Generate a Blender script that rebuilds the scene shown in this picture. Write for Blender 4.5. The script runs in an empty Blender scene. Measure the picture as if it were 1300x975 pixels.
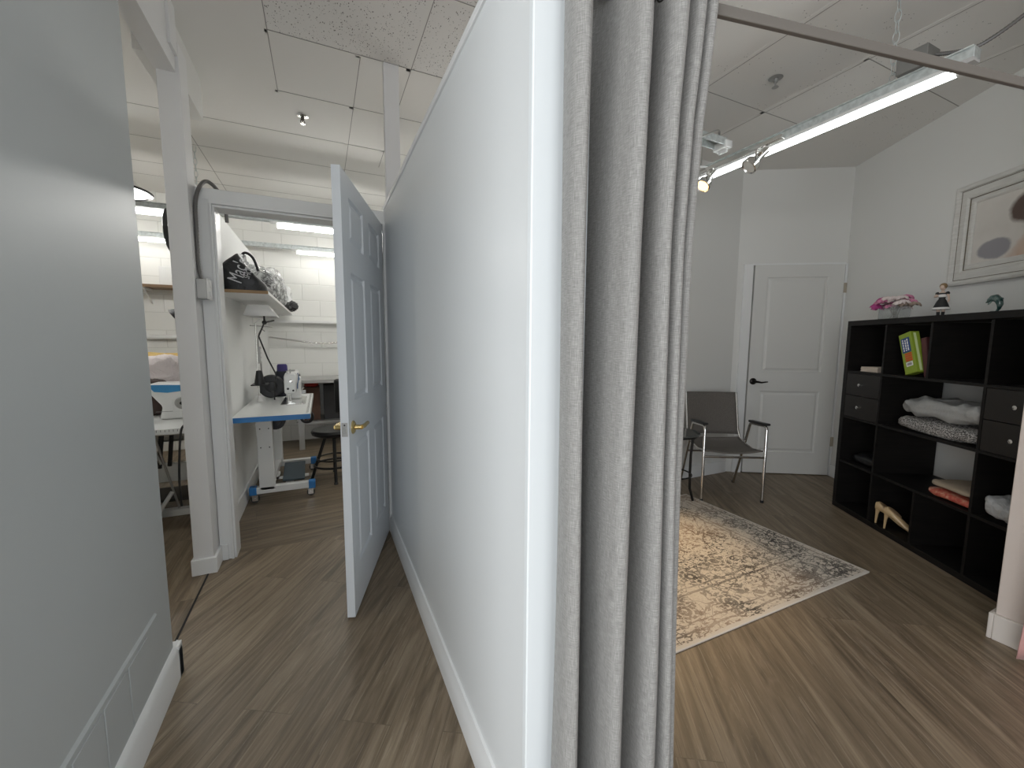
import bpy, bmesh, math, random
from mathutils import Vector, Matrix
random.seed(7)
S = bpy.context.scene
COL = S.collection
PI = math.pi

# ------------------------------------------------------------------ mesh builder
class MB:
    def __init__(self): self.v = []; self.f = []; self.mi = []; self.cur = 0
    def add(self, vs, fs):
        b = len(self.v); self.v += [tuple(p) for p in vs]
        for f in fs: self.f.append(tuple(b + i for i in f)); self.mi.append(self.cur)
        return self
    def box(self, x0, x1, y0, y1, z0, z1, M=None):
        vs = [Vector(p) for p in ((x0,y0,z0),(x1,y0,z0),(x1,y1,z0),(x0,y1,z0),(x0,y0,z1),(x1,y0,z1),(x1,y1,z1),(x0,y1,z1))]
        if M: vs = [M @ p for p in vs]
        return self.add(vs, [(0,3,2,1),(4,5,6,7),(0,1,5,4),(1,2,6,5),(2,3,7,6),(3,0,4,7)])
    def tube(self, pts, r, n=10, closed=False, cap=True):
        pts = [Vector(p) for p in pts]; N = len(pts)
        rs = r if isinstance(r, (list, tuple)) else [r]*N
        vs = []; up = None
        for i, p in enumerate(pts):
            if closed: t = pts[(i+1) % N] - pts[i-1]
            else: t = pts[min(i+1, N-1)] - pts[max(i-1, 0)]
            t.normalize()
            if up is None: up = Vector((0,0,1)) if abs(t.z) < .9 else Vector((1,0,0))
            a = t.cross(up)
            if a.length < 1e-5: a = t.cross(Vector((0.3,1,0.2)))
            a.normalize(); b = a.cross(t).normalized(); up = b
            for k in range(n):
                q = 2*PI*k/n; vs.append(p + (a*math.cos(q) + b*math.sin(q))*rs[i])
        fs = []
        for i in range(N if closed else N-1):
            j = (i+1) % N
            for k in range(n):
                l = (k+1) % n; fs.append((i*n+k, i*n+l, j*n+l, j*n+k))
        if cap and not closed:
            fs.append(tuple(range(n-1,-1,-1))); fs.append(tuple((N-1)*n+k for k in range(n)))
        return self.add(vs, fs)
    def cyl(self, a, b, r, n=16): return self.tube([a, b], r, n)
    def lathe(self, prof, c=(0,0,0), n=24, M=None, sx=1, sy=1):
        vs = []; c = Vector(c)
        for r, z in prof:
            for k in range(n):
                q = 2*PI*k/n; p = Vector((r*math.cos(q)*sx, r*math.sin(q)*sy, z))
                if M: p = M @ p
                vs.append(p + c)
        N = len(prof); fs = []
        for i in range(N-1):
            for k in range(n):
                l = (k+1) % n; fs.append((i*n+k, i*n+l, (i+1)*n+l, (i+1)*n+k))
        fs.append(tuple(range(n-1,-1,-1))); fs.append(tuple((N-1)*n+k for k in range(n)))
        return self.add(vs, fs)
    def ball(self, c, r, n=14, s=(1,1,1), M=None):
        m = max(6, n//2)
        prof = [(max(1e-4, r*math.sin(PI*i/m)), -r*math.cos(PI*i/m)) for i in range(m+1)]
        MM = Matrix.Diagonal((s[0], s[1], s[2])).to_4x4()
        if M: MM = M @ MM
        return self.lathe(prof, c, n, MM)
    def prism(self, poly, z0, z1, M=None):
        n = len(poly)
        vs = [Vector((x,y,z0)) for x,y in poly] + [Vector((x,y,z1)) for x,y in poly]
        if M: vs = [M @ p for p in vs]
        fs = [tuple(range(n-1,-1,-1)), tuple(range(n,2*n))] + [(i,(i+1)%n,n+(i+1)%n,n+i) for i in range(n)]
        return self.add(vs, fs)
    def grid(self, fn, nu, nv, closed_u=False):
        vs = [fn(i/nu, j/nv) for j in range(nv+1) for i in range(nu+1)]
        fs = [(j*(nu+1)+i, j*(nu+1)+i+1, (j+1)*(nu+1)+i+1, (j+1)*(nu+1)+i) for j in range(nv) for i in range(nu)]
        return self.add(vs, fs)

def obj(name, mb, mats, parent=None, bevel=0, smooth=True, sub=0, solid=0, loc=None, rot=None, fix=True, ang=38):
    me = bpy.data.meshes.new(name); me.from_pydata(mb.v, [], mb.f)
    mats = mats if isinstance(mats, (list, tuple)) else [mats]
    for m in mats: me.materials.append(m)
    for p, i in zip(me.polygons, mb.mi): p.material_index = min(i, len(mats)-1)
    if fix:
        bm = bmesh.new(); bm.from_mesh(me); bmesh.ops.recalc_face_normals(bm, faces=bm.faces); bm.to_mesh(me); bm.free()
    if smooth:
        me.shade_smooth(); me.set_sharp_from_angle(angle=math.radians(ang))
    o = bpy.data.objects.new(name, me); COL.objects.link(o)
    if parent: o.parent = parent
    if loc: o.location = loc
    if rot: o.rotation_euler = rot
    if bevel:
        b = o.modifiers.new('b', 'BEVEL'); b.width = bevel; b.segments = 2; b.limit_method = 'ANGLE'; b.angle_limit = math.radians(40)
    if solid:
        s = o.modifiers.new('s', 'SOLIDIFY'); s.thickness = solid; s.offset = 0
    if sub:
        s = o.modifiers.new('u', 'SUBSURF'); s.levels = s.render_levels = sub
    return o
def tag(o, label, cat, group=None):
    o['label'] = label; o['category'] = cat
    if group: o['group'] = group
    return o
def thing(name, label, cat, loc=(0,0,0), rz=0, group=None):
    o = bpy.data.objects.new(name, None); COL.objects.link(o); o.empty_display_size = .1
    o.location = loc; o.rotation_euler = (0,0,rz)
    return tag(o, label, cat, group)
def struct(name, mb, m, parent=None, **k):
    o = obj(name, mb, m, parent, **k)
    if not parent: o['kind'] = 'structure'
    return o
def B(*a, **k): return MB().box(*a, **k)
def text_mb(s, size, ext=.0008):
    cu = bpy.data.curves.new('lettering', 'FONT'); cu.body = s; cu.size = size; cu.extrude = ext; cu.resolution_u = 3
    cu.align_x = 'LEFT'
    o = bpy.data.objects.new('lettering', cu); COL.objects.link(o)
    dg = bpy.context.evaluated_depsgraph_get(); dg.update()
    me = bpy.data.meshes.new_from_object(o.evaluated_get(dg))
    mb = MB(); mb.add([v.co.copy() for v in me.vertices], [tuple(p.vertices) for p in me.polygons])
    bpy.data.objects.remove(o); bpy.data.meshes.remove(me); bpy.data.curves.remove(cu)
    return mb
def xf(mb, M):
    mb.v = [tuple(M @ Vector(p)) for p in mb.v]; return mb

# ------------------------------------------------------------------ materials
def mat(name, col, rough=.5, metal=0, **k):
    m = bpy.data.materials.new(name); m.use_nodes = True
    b = m.node_tree.nodes['Principled BSDF']
    b.inputs['Base Color'].default_value = (*col, 1); b.inputs['Roughness'].default_value = rough; b.inputs['Metallic'].default_value = metal
    if 'spec' in k: b.inputs['Specular IOR Level'].default_value = k['spec']
    if 'trans' in k: b.inputs['Transmission Weight'].default_value = k['trans']
    if 'alpha' in k: b.inputs['Alpha'].default_value = k['alpha']
    if 'ior' in k: b.inputs['IOR'].default_value = k['ior']
    if 'coat' in k: b.inputs['Coat Weight'].default_value = k['coat']
    if 'sheen' in k: b.inputs['Sheen Weight'].default_value = k['sheen']
    if 'emit' in k:
        b.inputs['Emission Color'].default_value = (*k.get('ecol', col), 1); b.inputs['Emission Strength'].default_value = k['emit']
    return m
class NT:
    """tiny node helper"""
    def __init__(self, m): self.m = m; self.t = m.node_tree; self.n = m.node_tree.nodes; self.b = self.n['Principled BSDF']
    def new(self, ty, **kw):
        x = self.n.new(ty)
        for k, v in kw.items():
            if k.startswith('i_'): x.inputs[k[2:].replace('_', ' ')].default_value = v
            else: setattr(x, k, v)
        return x
    def link(self, a, b): self.t.links.new(a, b)
    def coord(self, scale=(1,1,1), rot=(0,0,0), which='Object', loc=(0,0,0)):
        tc = self.new('ShaderNodeTexCoord'); mp = self.new('ShaderNodeMapping')
        mp.inputs['Scale'].default_value = scale; mp.inputs['Rotation'].default_value = rot; mp.inputs['Location'].default_value = loc
        self.link(tc.outputs[which], mp.inputs['Vector']); return mp.outputs['Vector']
    def noise(self, vec, scale, detail=3, rough=.5, dist=0):
        x = self.new('ShaderNodeTexNoise'); x.inputs['Scale'].default_value = scale; x.inputs['Detail'].default_value = detail
        x.inputs['Roughness'].default_value = rough; x.inputs['Distortion'].default_value = dist
        self.link(vec, x.inputs['Vector']); return x.outputs['Fac']
    def ramp(self, fac, stops):
        r = self.new('ShaderNodeValToRGB'); e = r.color_ramp.elements
        while len(e) > 1: e.remove(e[-1])
        e[0].position = stops[0][0]; e[0].color = (*stops[0][1], 1)
        for p, c in stops[1:]:
            q = e.new(p); q.color = (*c, 1)
        self.link(fac, r.inputs['Fac']); return r.outputs['Color']
    def math(self, op, a, b=None, c=None):
        x = self.new('ShaderNodeMath', operation=op)
        for i, v in enumerate((a, b, c)):
            if v is None: continue
            if isinstance(v, (int, float)): x.inputs[i].default_value = v
            else: self.link(v, x.inputs[i])
        return x.outputs[0]
    def mix(self, fac, a, b, blend='MIX'):
        x = self.new('ShaderNodeMix', data_type='RGBA', blend_type=blend)
        for s, v in ((x.inputs[0], fac), (x.inputs[6], a), (x.inputs[7], b)):
            if isinstance(v, (int, float)): s.default_value = v
            elif isinstance(v, tuple): s.default_value = (*v, 1)
            else: self.link(v, s)
        return x.outputs[2]
    def bump(self, h, strength=.2, dist=.01):
        x = self.new('ShaderNodeBump'); x.inputs['Strength'].default_value = strength; x.inputs['Distance'].default_value = dist
        self.link(h, x.inputs['Height']); self.link(x.outputs['Normal'], self.b.inputs['Normal'])
    def col(self, c): self.link(c, self.b.inputs['Base Color'])
    def rough(self, c): self.link(c, self.b.inputs['Roughness'])
    def sep(self, vec):
        s = self.new('ShaderNodeSeparateXYZ'); self.link(vec, s.inputs[0]); return s.outputs

def paint(name, col, rough, bump=.03):
    m = mat(name, col, rough); t = NT(m); v = t.coord()
    n = t.noise(v, 140, 2); t.bump(n, bump, .002)
    big = t.noise(v, 1.1, 2)
    t.col(t.mix(.06, col, t.ramp(big, [(.3, tuple(c*.8 for c in col)), (.7, tuple(min(1, c*1.08) for c in col))])))
    return m
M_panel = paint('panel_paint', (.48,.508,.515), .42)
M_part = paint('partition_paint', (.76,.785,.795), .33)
M_endcap = paint('end_board_paint', (.79,.83,.85), .4)
M_wall = paint('wall_paint', (.73,.73,.71), .6)
M_warmwall = paint('warm_wall_paint', (.66,.585,.535), .6)
M_sew = paint('sewing_wall_paint', (.86,.87,.86), .6)
M_trim = mat('trim_gloss', (.80,.81,.81), .35)
M_post = mat('post_paint', (.75,.75,.75), .45)
M_door1 = mat('door_paint', (.76,.79,.82), .34)
M_door2 = mat('door_paint_matt', (.70,.70,.68), .5)
M_brass = mat('brass', (.72,.55,.25), .25, 1)
M_chrome = mat('chrome', (.75,.74,.72), .18, 1)
M_galv = mat('galvanised', (.62,.66,.66), .42, .55)
t = NT(M_galv); v = t.coord(); t.col(t.ramp(t.noise(v, 40, 4), [(.3,(.50,.54,.54)),(.7,(.72,.77,.77))]))
M_steel = mat('steel_grey', (.45,.45,.44), .45, .8)
M_black = mat('black_plastic', (.015,.015,.016), .4)
M_blackmet = mat('black_metal', (.012,.012,.012), .35, .3)
M_white = mat('white_plastic', (.82,.82,.81), .35)
M_whitemet = mat('white_enamel', (.8,.81,.8), .3)
M_blue = mat('blue_edge', (.03,.2,.52), .4)
M_glass = mat('clear_glass', (.9,.95,.95), .03, 0, trans=1, ior=1.45)
M_rubber = mat('rubber', (.05,.05,.05), .7)
M_wire = mat('wire_grey', (.25,.25,.24), .5)
M_dark = mat('dark_void', (.02,.02,.02), .9)

# block wall
M_block = mat('painted_block', (.80,.80,.77), .55)
t = NT(M_block); v = t.coord(rot=(PI/2,0,0))
br = t.new('ShaderNodeTexBrick'); br.inputs['Scale'].default_value = 1; br.inputs['Brick Width'].default_value = .4; br.inputs['Row Height'].default_value = .2
br.inputs['Mortar Size'].default_value = .005; br.inputs['Mortar Smooth'].default_value = .6; br.inputs['Color1'].default_value = (.84,.84,.81,1); br.inputs['Color2'].default_value = (.81,.81,.78,1); br.inputs['Mortar'].default_value = (.70,.70,.67,1)
t.link(v, br.inputs['Vector']); t.col(br.outputs['Color'])
t.bump(t.math('SUBTRACT', 1, br.outputs['Fac']), .4, .006)

# ceilings
M_ceil = mat('ceiling_tile', (.76,.75,.725), .9)
M_ceilfis = mat('ceiling_tile_fissured', (.70,.695,.68), .9)
t = NT(M_ceilfis); v = t.coord(); v2 = t.coord(scale=(1,.45,1), rot=(0,0,.9))
vo = t.new('ShaderNodeTexVoronoi'); vo.inputs['Scale'].default_value = 78; vo.inputs['Randomness'].default_value = 1; t.link(v, vo.inputs['Vector'])
pin = t.math('LESS_THAN', vo.outputs['Distance'], .17)
gate = t.math('GREATER_THAN', t.noise(v, 23, 2), .40)
pin = t.math('MULTIPLY', pin, gate)
vo2 = t.new('ShaderNodeTexVoronoi'); vo2.inputs['Scale'].default_value = 85; t.link(v2, vo2.inputs['Vector'])
fis = t.math('LESS_THAN', vo2.outputs['Distance'], .22)
fis = t.math('MULTIPLY', fis, t.math('GREATER_THAN', t.noise(v, 30, 2), .52))
h = t.math('MAXIMUM', pin, fis)
t.col(t.mix(h, (.75,.74,.72), (.24,.23,.22)))
t.bump(t.math('SUBTRACT', 1, h), .3, .003)
M_ceilsoft = mat('ceiling_tile_pinhole', (.74,.73,.71), .9)
t = NT(M_ceilsoft); v = t.coord()
vo = t.new('ShaderNodeTexVoronoi'); vo.inputs['Scale'].default_value = 42; t.link(v, vo.inputs['Vector'])
h = t.math('MULTIPLY', t.math('LESS_THAN', vo.outputs['Distance'], .13), t.math('GREATER_THAN', t.noise(v, 6, 2), .52))
t.col(t.mix(h, (.76,.75,.725), (.36,.35,.34)))
M_grid = mat('ceiling_grid', (.76,.75,.725), .9)
M_groove = mat('ceiling_joint', (.30,.29,.28), .9)

# floors
def wood(name, ang, tint=1.0):
    m = mat(name, (.2,.16,.12), .42); t = NT(m)
    v = t.coord(rot=(0,0,-ang))           # u runs along the planks
    br = t.new('ShaderNodeTexBrick'); br.inputs['Scale'].default_value = 1
    br.inputs['Brick Width'].default_value = 1.22; br.inputs['Row Height'].default_value = .18; br.inputs['Mortar Size'].default_value = .0012
    br.inputs['Color1'].default_value = (0,0,0,1); br.inputs['Color2'].default_value = (1,1,1,1); br.inputs['Mortar'].default_value = (.5,.5,.5,1)
    br.offset = .37; br.inputs['Bias'].default_value = 0
    t.link(v, br.inputs['Vector'])
    # per-plank shift so that the grain does not run through
    sh = t.new('ShaderNodeVectorMath', operation='SCALE'); sh.inputs[0].default_value = (7.3, 3.1, 0); t.link(br.outputs['Color'], sh.inputs['Scale'])
    ad = t.new('ShaderNodeVectorMath', operation='ADD'); t.link(v, ad.inputs[0]); t.link(sh.outputs[0], ad.inputs[1])
    st = t.new('ShaderNodeMapping'); st.inputs['Scale'].default_value = (1.1, 16, 1); t.link(ad.outputs[0], st.inputs['Vector'])
    g1 = t.noise(st.outputs['Vector'], 1.0, 6, .62, 1.2)
    st2 = t.new('ShaderNodeMapping'); st2.inputs['Scale'].default_value = (3.2, 95, 1); t.link(ad.outputs[0], st2.inputs['Vector'])
    g2 = t.noise(st2.outputs['Vector'], 1.0, 4, .7, .6)
    st3 = t.new('ShaderNodeMapping'); st3.inputs['Scale'].default_value = (.7, 5.0, 1); t.link(ad.outputs[0], st3.inputs['Vector'])
    wv = t.new('ShaderNodeTexNoise'); wv.inputs['Scale'].default_value = 1.4; wv.inputs['Detail'].default_value = 2; wv.inputs['Distortion'].default_value = .6; t.link(st3.outputs['Vector'], wv.inputs['Vector'])
    rings = t.math('SINE', t.math('MULTIPLY', wv.outputs['Fac'], 75))
    rings = t.math('MULTIPLY', t.math('POWER', t.math('MULTIPLY_ADD', rings, .5, .5), 3), t.math('GREATER_THAN', t.noise(st3.outputs['Vector'], .9, 1), .5))
    T = lambda c: tuple(x*tint for x in c)
    c1 = t.ramp(g1, [(.30, T((.100,.074,.047))), (.5, T((.200,.151,.099))), (.70, T((.315,.25,.172)))])
    c2 = t.mix(t.math('MULTIPLY', t.math('GREATER_THAN', g2, .60), .32), c1, T((.44,.365,.275)))
    c3 = t.mix(t.math('MULTIPLY', t.math('LESS_THAN', g2, .40), .32), c2, T((.12,.092,.064)))
    c4 = t.mix(t.math('MULTIPLY', rings, .28), c3, T((.30,.235,.17)))
    pl = t.mix(.07, c4, br.outputs['Color'], 'OVERLAY')
    c5 = t.mix(t.math('MULTIPLY', br.outputs['Fac'], .35), pl, T((.05,.04,.03)))
    t.col(c5)
    t.rough(t.math('MULTIPLY_ADD', g2, .25, .33))
    t.bump(g2, .12, .002)
    return m
M_floor = wood('vinyl_plank', math.radians(59))
M_floor_sew = wood('vinyl_plank_cross', math.radians(8), .85)
M_floor_left = wood('vinyl_plank_long', math.radians(90))

# curtain linen
M_curt = mat('grey_linen', (.30,.295,.285), .85, sheen=.1)
t = NT(M_curt); va = t.coord(scale=(1,.05,1), which='UV'); vb = t.coord(scale=(.09,1,1), which='UV')
n1 = t.noise(va, 760, 3, .65); n2 = t.noise(vb, 640, 3, .65)
w = t.math('MULTIPLY', t.math('ADD', n1, n2), .5)
t.col(t.ramp(w, [(.36,(.185,.181,.174)), (.50,(.28,.275,.265)), (.64,(.39,.385,.37))]))
t.bump(w, .12, .001)

# chair fabric
M_cfab = mat('chair_sling', (.085,.078,.072), .85)
t = NT(M_cfab); v = t.coord(); t.col(t.ramp(t.noise(v, 300, 2), [(.35,(.085,.078,.07)),(.65,(.17,.155,.14))]))
# shelving
M_shelf = mat('black_brown', (.006,.0052,.005), .5, spec=.3)
t = NT(M_shelf); v = t.coord(scale=(3,3,40)); t.col(t.ramp(t.noise(v, 2, 4), [(.3,(.004,.0036,.0034)),(.7,(.010,.0086,.0078))]))
M_drawer = mat('drawer_front', (.014,.0115,.010), .42)

# ------------------------------------------------------------------ camera
F = 523.3557; PITCH, ROLL, YAW = .1036541, .0062594, .4320238; H = 1.30
cy, sy, cp, sp = math.cos(YAW), math.sin(YAW), math.cos(PITCH), math.sin(PITCH)
fw = Vector((sy*cp, cy*cp, -sp)); r0 = Vector((cy, -sy, 0)); u0 = r0.cross(fw)
rr = r0*math.cos(ROLL) + u0*math.sin(ROLL); uu = -r0*math.sin(ROLL) + u0*math.cos(ROLL)
cam = bpy.data.cameras.new('camera'); co = bpy.data.objects.new('camera', cam); COL.objects.link(co)
cam.sensor_fit = 'HORIZONTAL'; cam.sensor_width = 36; cam.lens = F/1300*36; cam.clip_start = .02
Mx = Matrix((rr, uu, -fw)).transposed().to_4x4(); Mx.translation = (0,0,H); co.matrix_world = Mx
S.camera = co

# ------------------------------------------------------------------ setting
HC = 2.91; YD = 2.83; YF = 5.95; PT = 2.12
TH = .54325; ts, tc = math.sin(TH), math.cos(TH)
W = Vector((ts, tc, 0)); N = Vector((tc, -ts, 0))            # along the right wall (away), and into it
S0 = Vector((3.715, 1.843, 0))                               # left front foot of the shelving
def RW(a, o, z=0): return S0 - W*a + N*o + Vector((0,0,z))
RROT = math.atan2(-tc, -ts)                                  # local x runs along -W, y along N
NW = 2.68
def onw(w_): return N*NW + W*w_                              # a point of the right wall

struct('floor', MB().add([(-.62,-3,0),(6,-3,0),(6,2.88,0),(-.62,2.88,0)], [(0,1,2,3)]), M_floor, smooth=False, fix=False)
struct('floor', MB().add([(-.62,2.88,0),(6,2.88,0),(6,YF+.05,0),(-.62,YF+.05,0)], [(0,1,2,3)]), M_floor_sew, smooth=False, fix=False)
struct('floor', MB().add([(-4,-3,0),(-.62,-3,0),(-.62,YF+.05,0),(-4,YF+.05,0)], [(0,1,2,3)]), M_floor_left, smooth=False, fix=False)
trimseam = B(-.624,-.616,1.9,2.68,0,.003); struct('trim_1', trimseam, M_dark)

# ceiling: tile fields, and the T-bars between them
def ceil(x0, x1, y0, y1, m): struct('ceiling', B(x0,x1,y0,y1,HC,HC+.03), m, smooth=False)
ceil(-.21, 1.30, -3, 2.67, M_ceilfis)
ceil(1.30, 6, -3, 2.07, M_ceilsoft); ceil(1.30, 6, 2.07, 2.67, M_ceil)
ceil(-4, -.21, -3, 2.67, M_ceil); ceil(-4, 6, 2.67, YF+.05, M_ceil)
def bars(name, lst):
    mb = MB()
    for x0, x1, y0, y1 in lst:
        mb.cur = 0; hx = .012 if x1 == x0 else 0; hy = .012 if y1 == y0 else 0
        mb.box(x0-hx, x1+hx, y0-hy, y1+hy, HC-.0008, HC+.01)
        mb.cur = 1                                            # dark joint along one flank
        if hx: mb.box(x1+hx, x1+hx+.004, y0, y1, HC-.0016, HC+.01)
        else: mb.box(x0, x1, y0-hy-.004, y0-hy, HC-.0016, HC+.01)
    struct(name, mb, [M_grid, M_groove], smooth=False)
bars('trim_2', [(-.21,-.21,-3,3.26),(.535,.535,-3,2.67),(-.21,.9,2.67,2.67),(-.21,1.2,3.25,3.25),(.25,.25,2.67,5.9),(-4,1.2,3.85,3.85),(-4,1.2,4.41,4.41),(-4,1.2,5.0,5.0),(-4,1.2,5.38,5.38),(-.89,-.89,3.9,5.9),(.535,.535,2.67,4.2),
    (-.21,.535,.85,.85),(-.21,.535,1.46,1.46),(.535,1.1,2.07,2.07)])
bars('trim_3', [(1.66,1.66,-2,2.8),(2.27,2.27,-2,2.07),(2.88,2.88,-2,2.07),(1.3,3.6,2.07,2.07),(3.49,3.49,1.0,2.4),(2.88,4.3,1.46,1.46),(1.3,2.88,.85,.85),(2.27,2.27,2.07,2.8),(2.88,2.88,2.07,2.75)])

# left panel wall with baseboard
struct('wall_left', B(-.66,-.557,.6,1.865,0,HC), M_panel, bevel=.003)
bb = MB()
bb.prism([(-.557,0),(-.541,0),(-.541,.112),(-.549,.128),(-.557,.132)], 0, 1.305, Matrix.Translation((0,1.905,0)) @ Matrix.Rotation(PI/2, 4, 'X'))
bb.box(-.66,-.541,1.865,1.905,0,.128)
struct('baseboard_left', bb, M_trim)
g = thing('wall_grille', 'white painted flat panel grille low on the left wall beside its baseboard', 'vent', (-.557,1.3,.14))
GV = lambda *a: B(*a)
obj('backing', B(-.001,.0012,-.75,.345,.0,.2), M_panel, g)
obj('top_lip', MB().prism([(0,.205),(.007,.208),(.007,.215),(0,.222)], -1.2, .0, Matrix.Translation((0,-.78,0)) @ Matrix.Rotation(PI/2, 4, 'X')), M_panel, g)
for i in range(7):
    y1 = .34 - i*.153
    obj('panel', B(0,.004,y1-.145,y1,.005,.19), M_panel, g, bevel=.002)

# partition (the wall between the corridor and the right room)
struct('wall_centre', B(.393,.52,.775,YD,0,PT), M_part, bevel=.002)
struct('trim_4', B(.389,.524,.757,.776,0,PT+.01), M_endcap, bevel=.003)
struct('trim_5', B(.386,.527,.776,YD,PT,PT+.022), M_trim, bevel=.002)
bb = MB(); Mr = Matrix.Translation((0,2.79,0)) @ Matrix.Rotation(PI/2, 4, 'X')
bb.prism([(.393,0),(.379,0),(.379,.098),(.386,.112),(.386,.122),(.393,.126)], 0, 2.02, Mr)
struct('baseboard_centre', bb, M_trim)
struct('trim_6', B(.388,.475,2.655,2.70,PT+.02,HC), M_post, bevel=.002)      # post up to the ceiling

# doorway wall
wb = MB(); wb.box(-.60,-.520,YD,YD+.12,0,PT); wb.box(-.52,.40,YD,YD+.12,2.035,PT); wb.box(.395,1.3,YD-.03,YD+.12,0,PT)
struct('wall_back', wb, M_wall)
cs = MB()
cs.box(-.588,-.530,YD-.012,YD,0,2.055); cs.box(-.530,-.518,YD-.020,YD,0,2.036); cs.box(-.518,-.506,YD-.006,YD+.12,0,2.022)
cs.box(-.588,.40,YD-.012,YD,2.055,2.115); cs.box(-.530,.40,YD-.020,YD,2.036,2.056); cs.box(-.518,.40,YD-.006,YD+.12,2.022,2.036)
cs.box(.378,.394,YD-.045,YD+.12,0,2.035)
struct('trim_7', cs, M_trim, bevel=.002)
# column at the end of the sewing room wall
struct('wall_column', B(-.684,-.590,2.69,YD+.01,0,2.76), M_post, bevel=.003)
bb = MB(); bb.box(-.694,-.575,2.675,2.815,0,.092); bb.box(-.60,-.545,YD-.022,YD,0,.095)
struct('baseboard_back', bb, M_trim, bevel=.004)
# header over the opening and bulkhead behind the column
struct('wall_header', B(-.69,-.605,.71,2.688,2.612,HC), M_post)
struct('trim_8', B(-.66,-.592,2.585,2.688,2.69,HC), M_post)
struct('wall_daylight_blocker', B(-4,-.66,.6,.7,0,HC), M_wall)  # unseen wall, added to keep the daylight off the column
struct('wall_bulkhead', B(-.76,-.622,2.66,3.32,2.665,HC), M_wall, bevel=.002)
# sewing room wall
struct('wall_sewing', B(-.69,-.595,YD+.02,YF,0,2.145), M_sew)
struct('baseboard_sewing', B(-.595,-.581,YD+.13,YF,0,.13), M_trim, bevel=.003)
struct('wall_far', B(-4,6,YF,YF+.1,0,HC), M_block)
struct('wall_west', B(-4.1,-4,-3,YF,0,HC), M_wall)
struct('wall_east', B(6,6.1,-3,YF,0,HC), M_wall)
# right room: back wall, angled door wall, right wall, stub wall
DL = Vector((3.792,2.690,0)); DR = Vector((4.477,2.284,0)); DD = (DR-DL).normalized(); DN = Vector((-DD.y, DD.x, 0))
if DN.y < 0: DN = -DN
def DP(a, o, z=0): return DL + DD*a + DN*o + Vector((0,0,z))
YB = 2.785
def dmat(a=0, o=0): 
    m = Matrix((DD, DN, Vector((0,0,1)))).transposed().to_4x4(); m.translation = DP(a, o); return m
DM = dmat()
aC = (YB - (DL.y + DN.y*.02))/DD.y; XC = DP(aC, .02).x         # where the angled wall meets the back wall
struct('wall_right_back', B(1.3, XC+.06, YB, YB+.12, 0, HC), M_wall)
DW = .797
wr = MB(); wr.box(aC-.02,-.008,.02,.14,0,HC,DM); wr.box(DW+.008,1.1,.02,.14,0,HC,DM); wr.box(-.008,DW+.008,.02,.14,2.038,HC,DM); wr.box(-.02,DW+.02,.12,.14,0,2.1,DM)
struct('wall_door_side', wr, M_wall)
wE = NW; a0 = onw(4.6); a1 = onw(-.2)
WM = Matrix((-W, N, Vector((0,0,1)))).transposed().to_4x4(); WM.translation = onw(0)
struct('wall_right', B(-4.6, 1.6, 0, .12, 0, HC, WM), M_wall)
bb = MB(); bb.box(1.3, XC-.02, YB-.014, YB, 0, .12)
struct('baseboard_right_back', bb, M_trim, bevel=.003)
cs = MB(); cs.box(-.098,-.012,.004,.022,0,2.045,DM); cs.box(DW+.010,DW+.055,.006,.022,0,2.045,DM); cs.box(-.012,DW+.012,.010,.03,2.036,2.052,DM)
struct('trim_9', cs, M_trim, bevel=.002)
struct('baseboard_right', B(-4.27,-3.95,-.014,0,0,.12,WM), M_trim, bevel=.003)
struct('wall_stub', B(2.662,2.775,-.6,.655,0,HC), M_warmwall, bevel=.003)
struct('baseboard_stub', MB().box(2.646,2.662,-.6,.655,0,.118).box(2.646,2.79,.655,.671,0,.118), mat('stub_base_paint', (.70,.655,.61), .45), bevel=.004)

# ------------------------------------------------------------------ doors
def six_panel(w, h, th):
    """door leaf, x along the width, y thickness 0..th, moulded panels on both faces"""
    mb = MB(); xs = [(.12,.385),(.515,w-.12)]; zs = [(.215,.81),(1.01,1.60),(1.73,1.93)]
    return mb, xs, zs
def leaf(name, w, h, th, panels, m, slope=.022, depth=.011):
    """slab whose two faces carry recessed mouldings round raised fields"""
    mb = MB()
    X = sorted({0, w} | {p[0] for p in panels} | {p[1] for p in panels}); Z = sorted({0, h} | {p[2] for p in panels} | {p[3] for p in panels})
    for y, sg in ((0, 1), (th, -1)):
        for i in range(len(X)-1):
            for j in range(len(Z)-1):
                cx, cz = (X[i]+X[i+1])/2, (Z[j]+Z[j+1])/2
                if any(p[0] < cx < p[1] and p[2] < cz < p[3] for p in panels): continue
                mb.add([(X[i],y,Z[j]),(X[i+1],y,Z[j]),(X[i+1],y,Z[j+1]),(X[i],y,Z[j+1])], [(0,1,2,3)])
        for x0, x1, z0, z1 in panels:
            rings = []
            for ins, d in ((0,0),(.007,depth),(.017,depth),(slope+.014,.001)):
                yy = y + sg*d; rings.append([(x0+ins,yy,z0+ins),(x1-ins,yy,z0+ins),(x1-ins,yy,z1-ins),(x0+ins,yy,z1-ins)])
            vs = sum(rings, []); fs = []
            for k in range(3):
                for q in range(4): fs.append((k*4+q, k*4+(q+1)%4, k*4+4+(q+1)%4, k*4+4+q))
            fs.append((12,13,14,15)); mb.add(vs, fs)
    mb.add([(0,0,0),(w,0,0),(w,th,0),(0,th,0),(0,0,h),(w,0,h),(w,th,h),(0,th,h)], [(0,1,2,3),(4,5,6,7),(0,3,7,4),(1,2,6,5)])
    bm = bmesh.new()
    o = obj(name, mb, m, smooth=False)
    bm.from_mesh(o.data); bmesh.ops.remove_doubles(bm, verts=bm.verts, dist=1e-5); bmesh.ops.recalc_face_normals(bm, faces=bm.faces); bm.to_mesh(o.data); bm.free()
    return o
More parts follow.
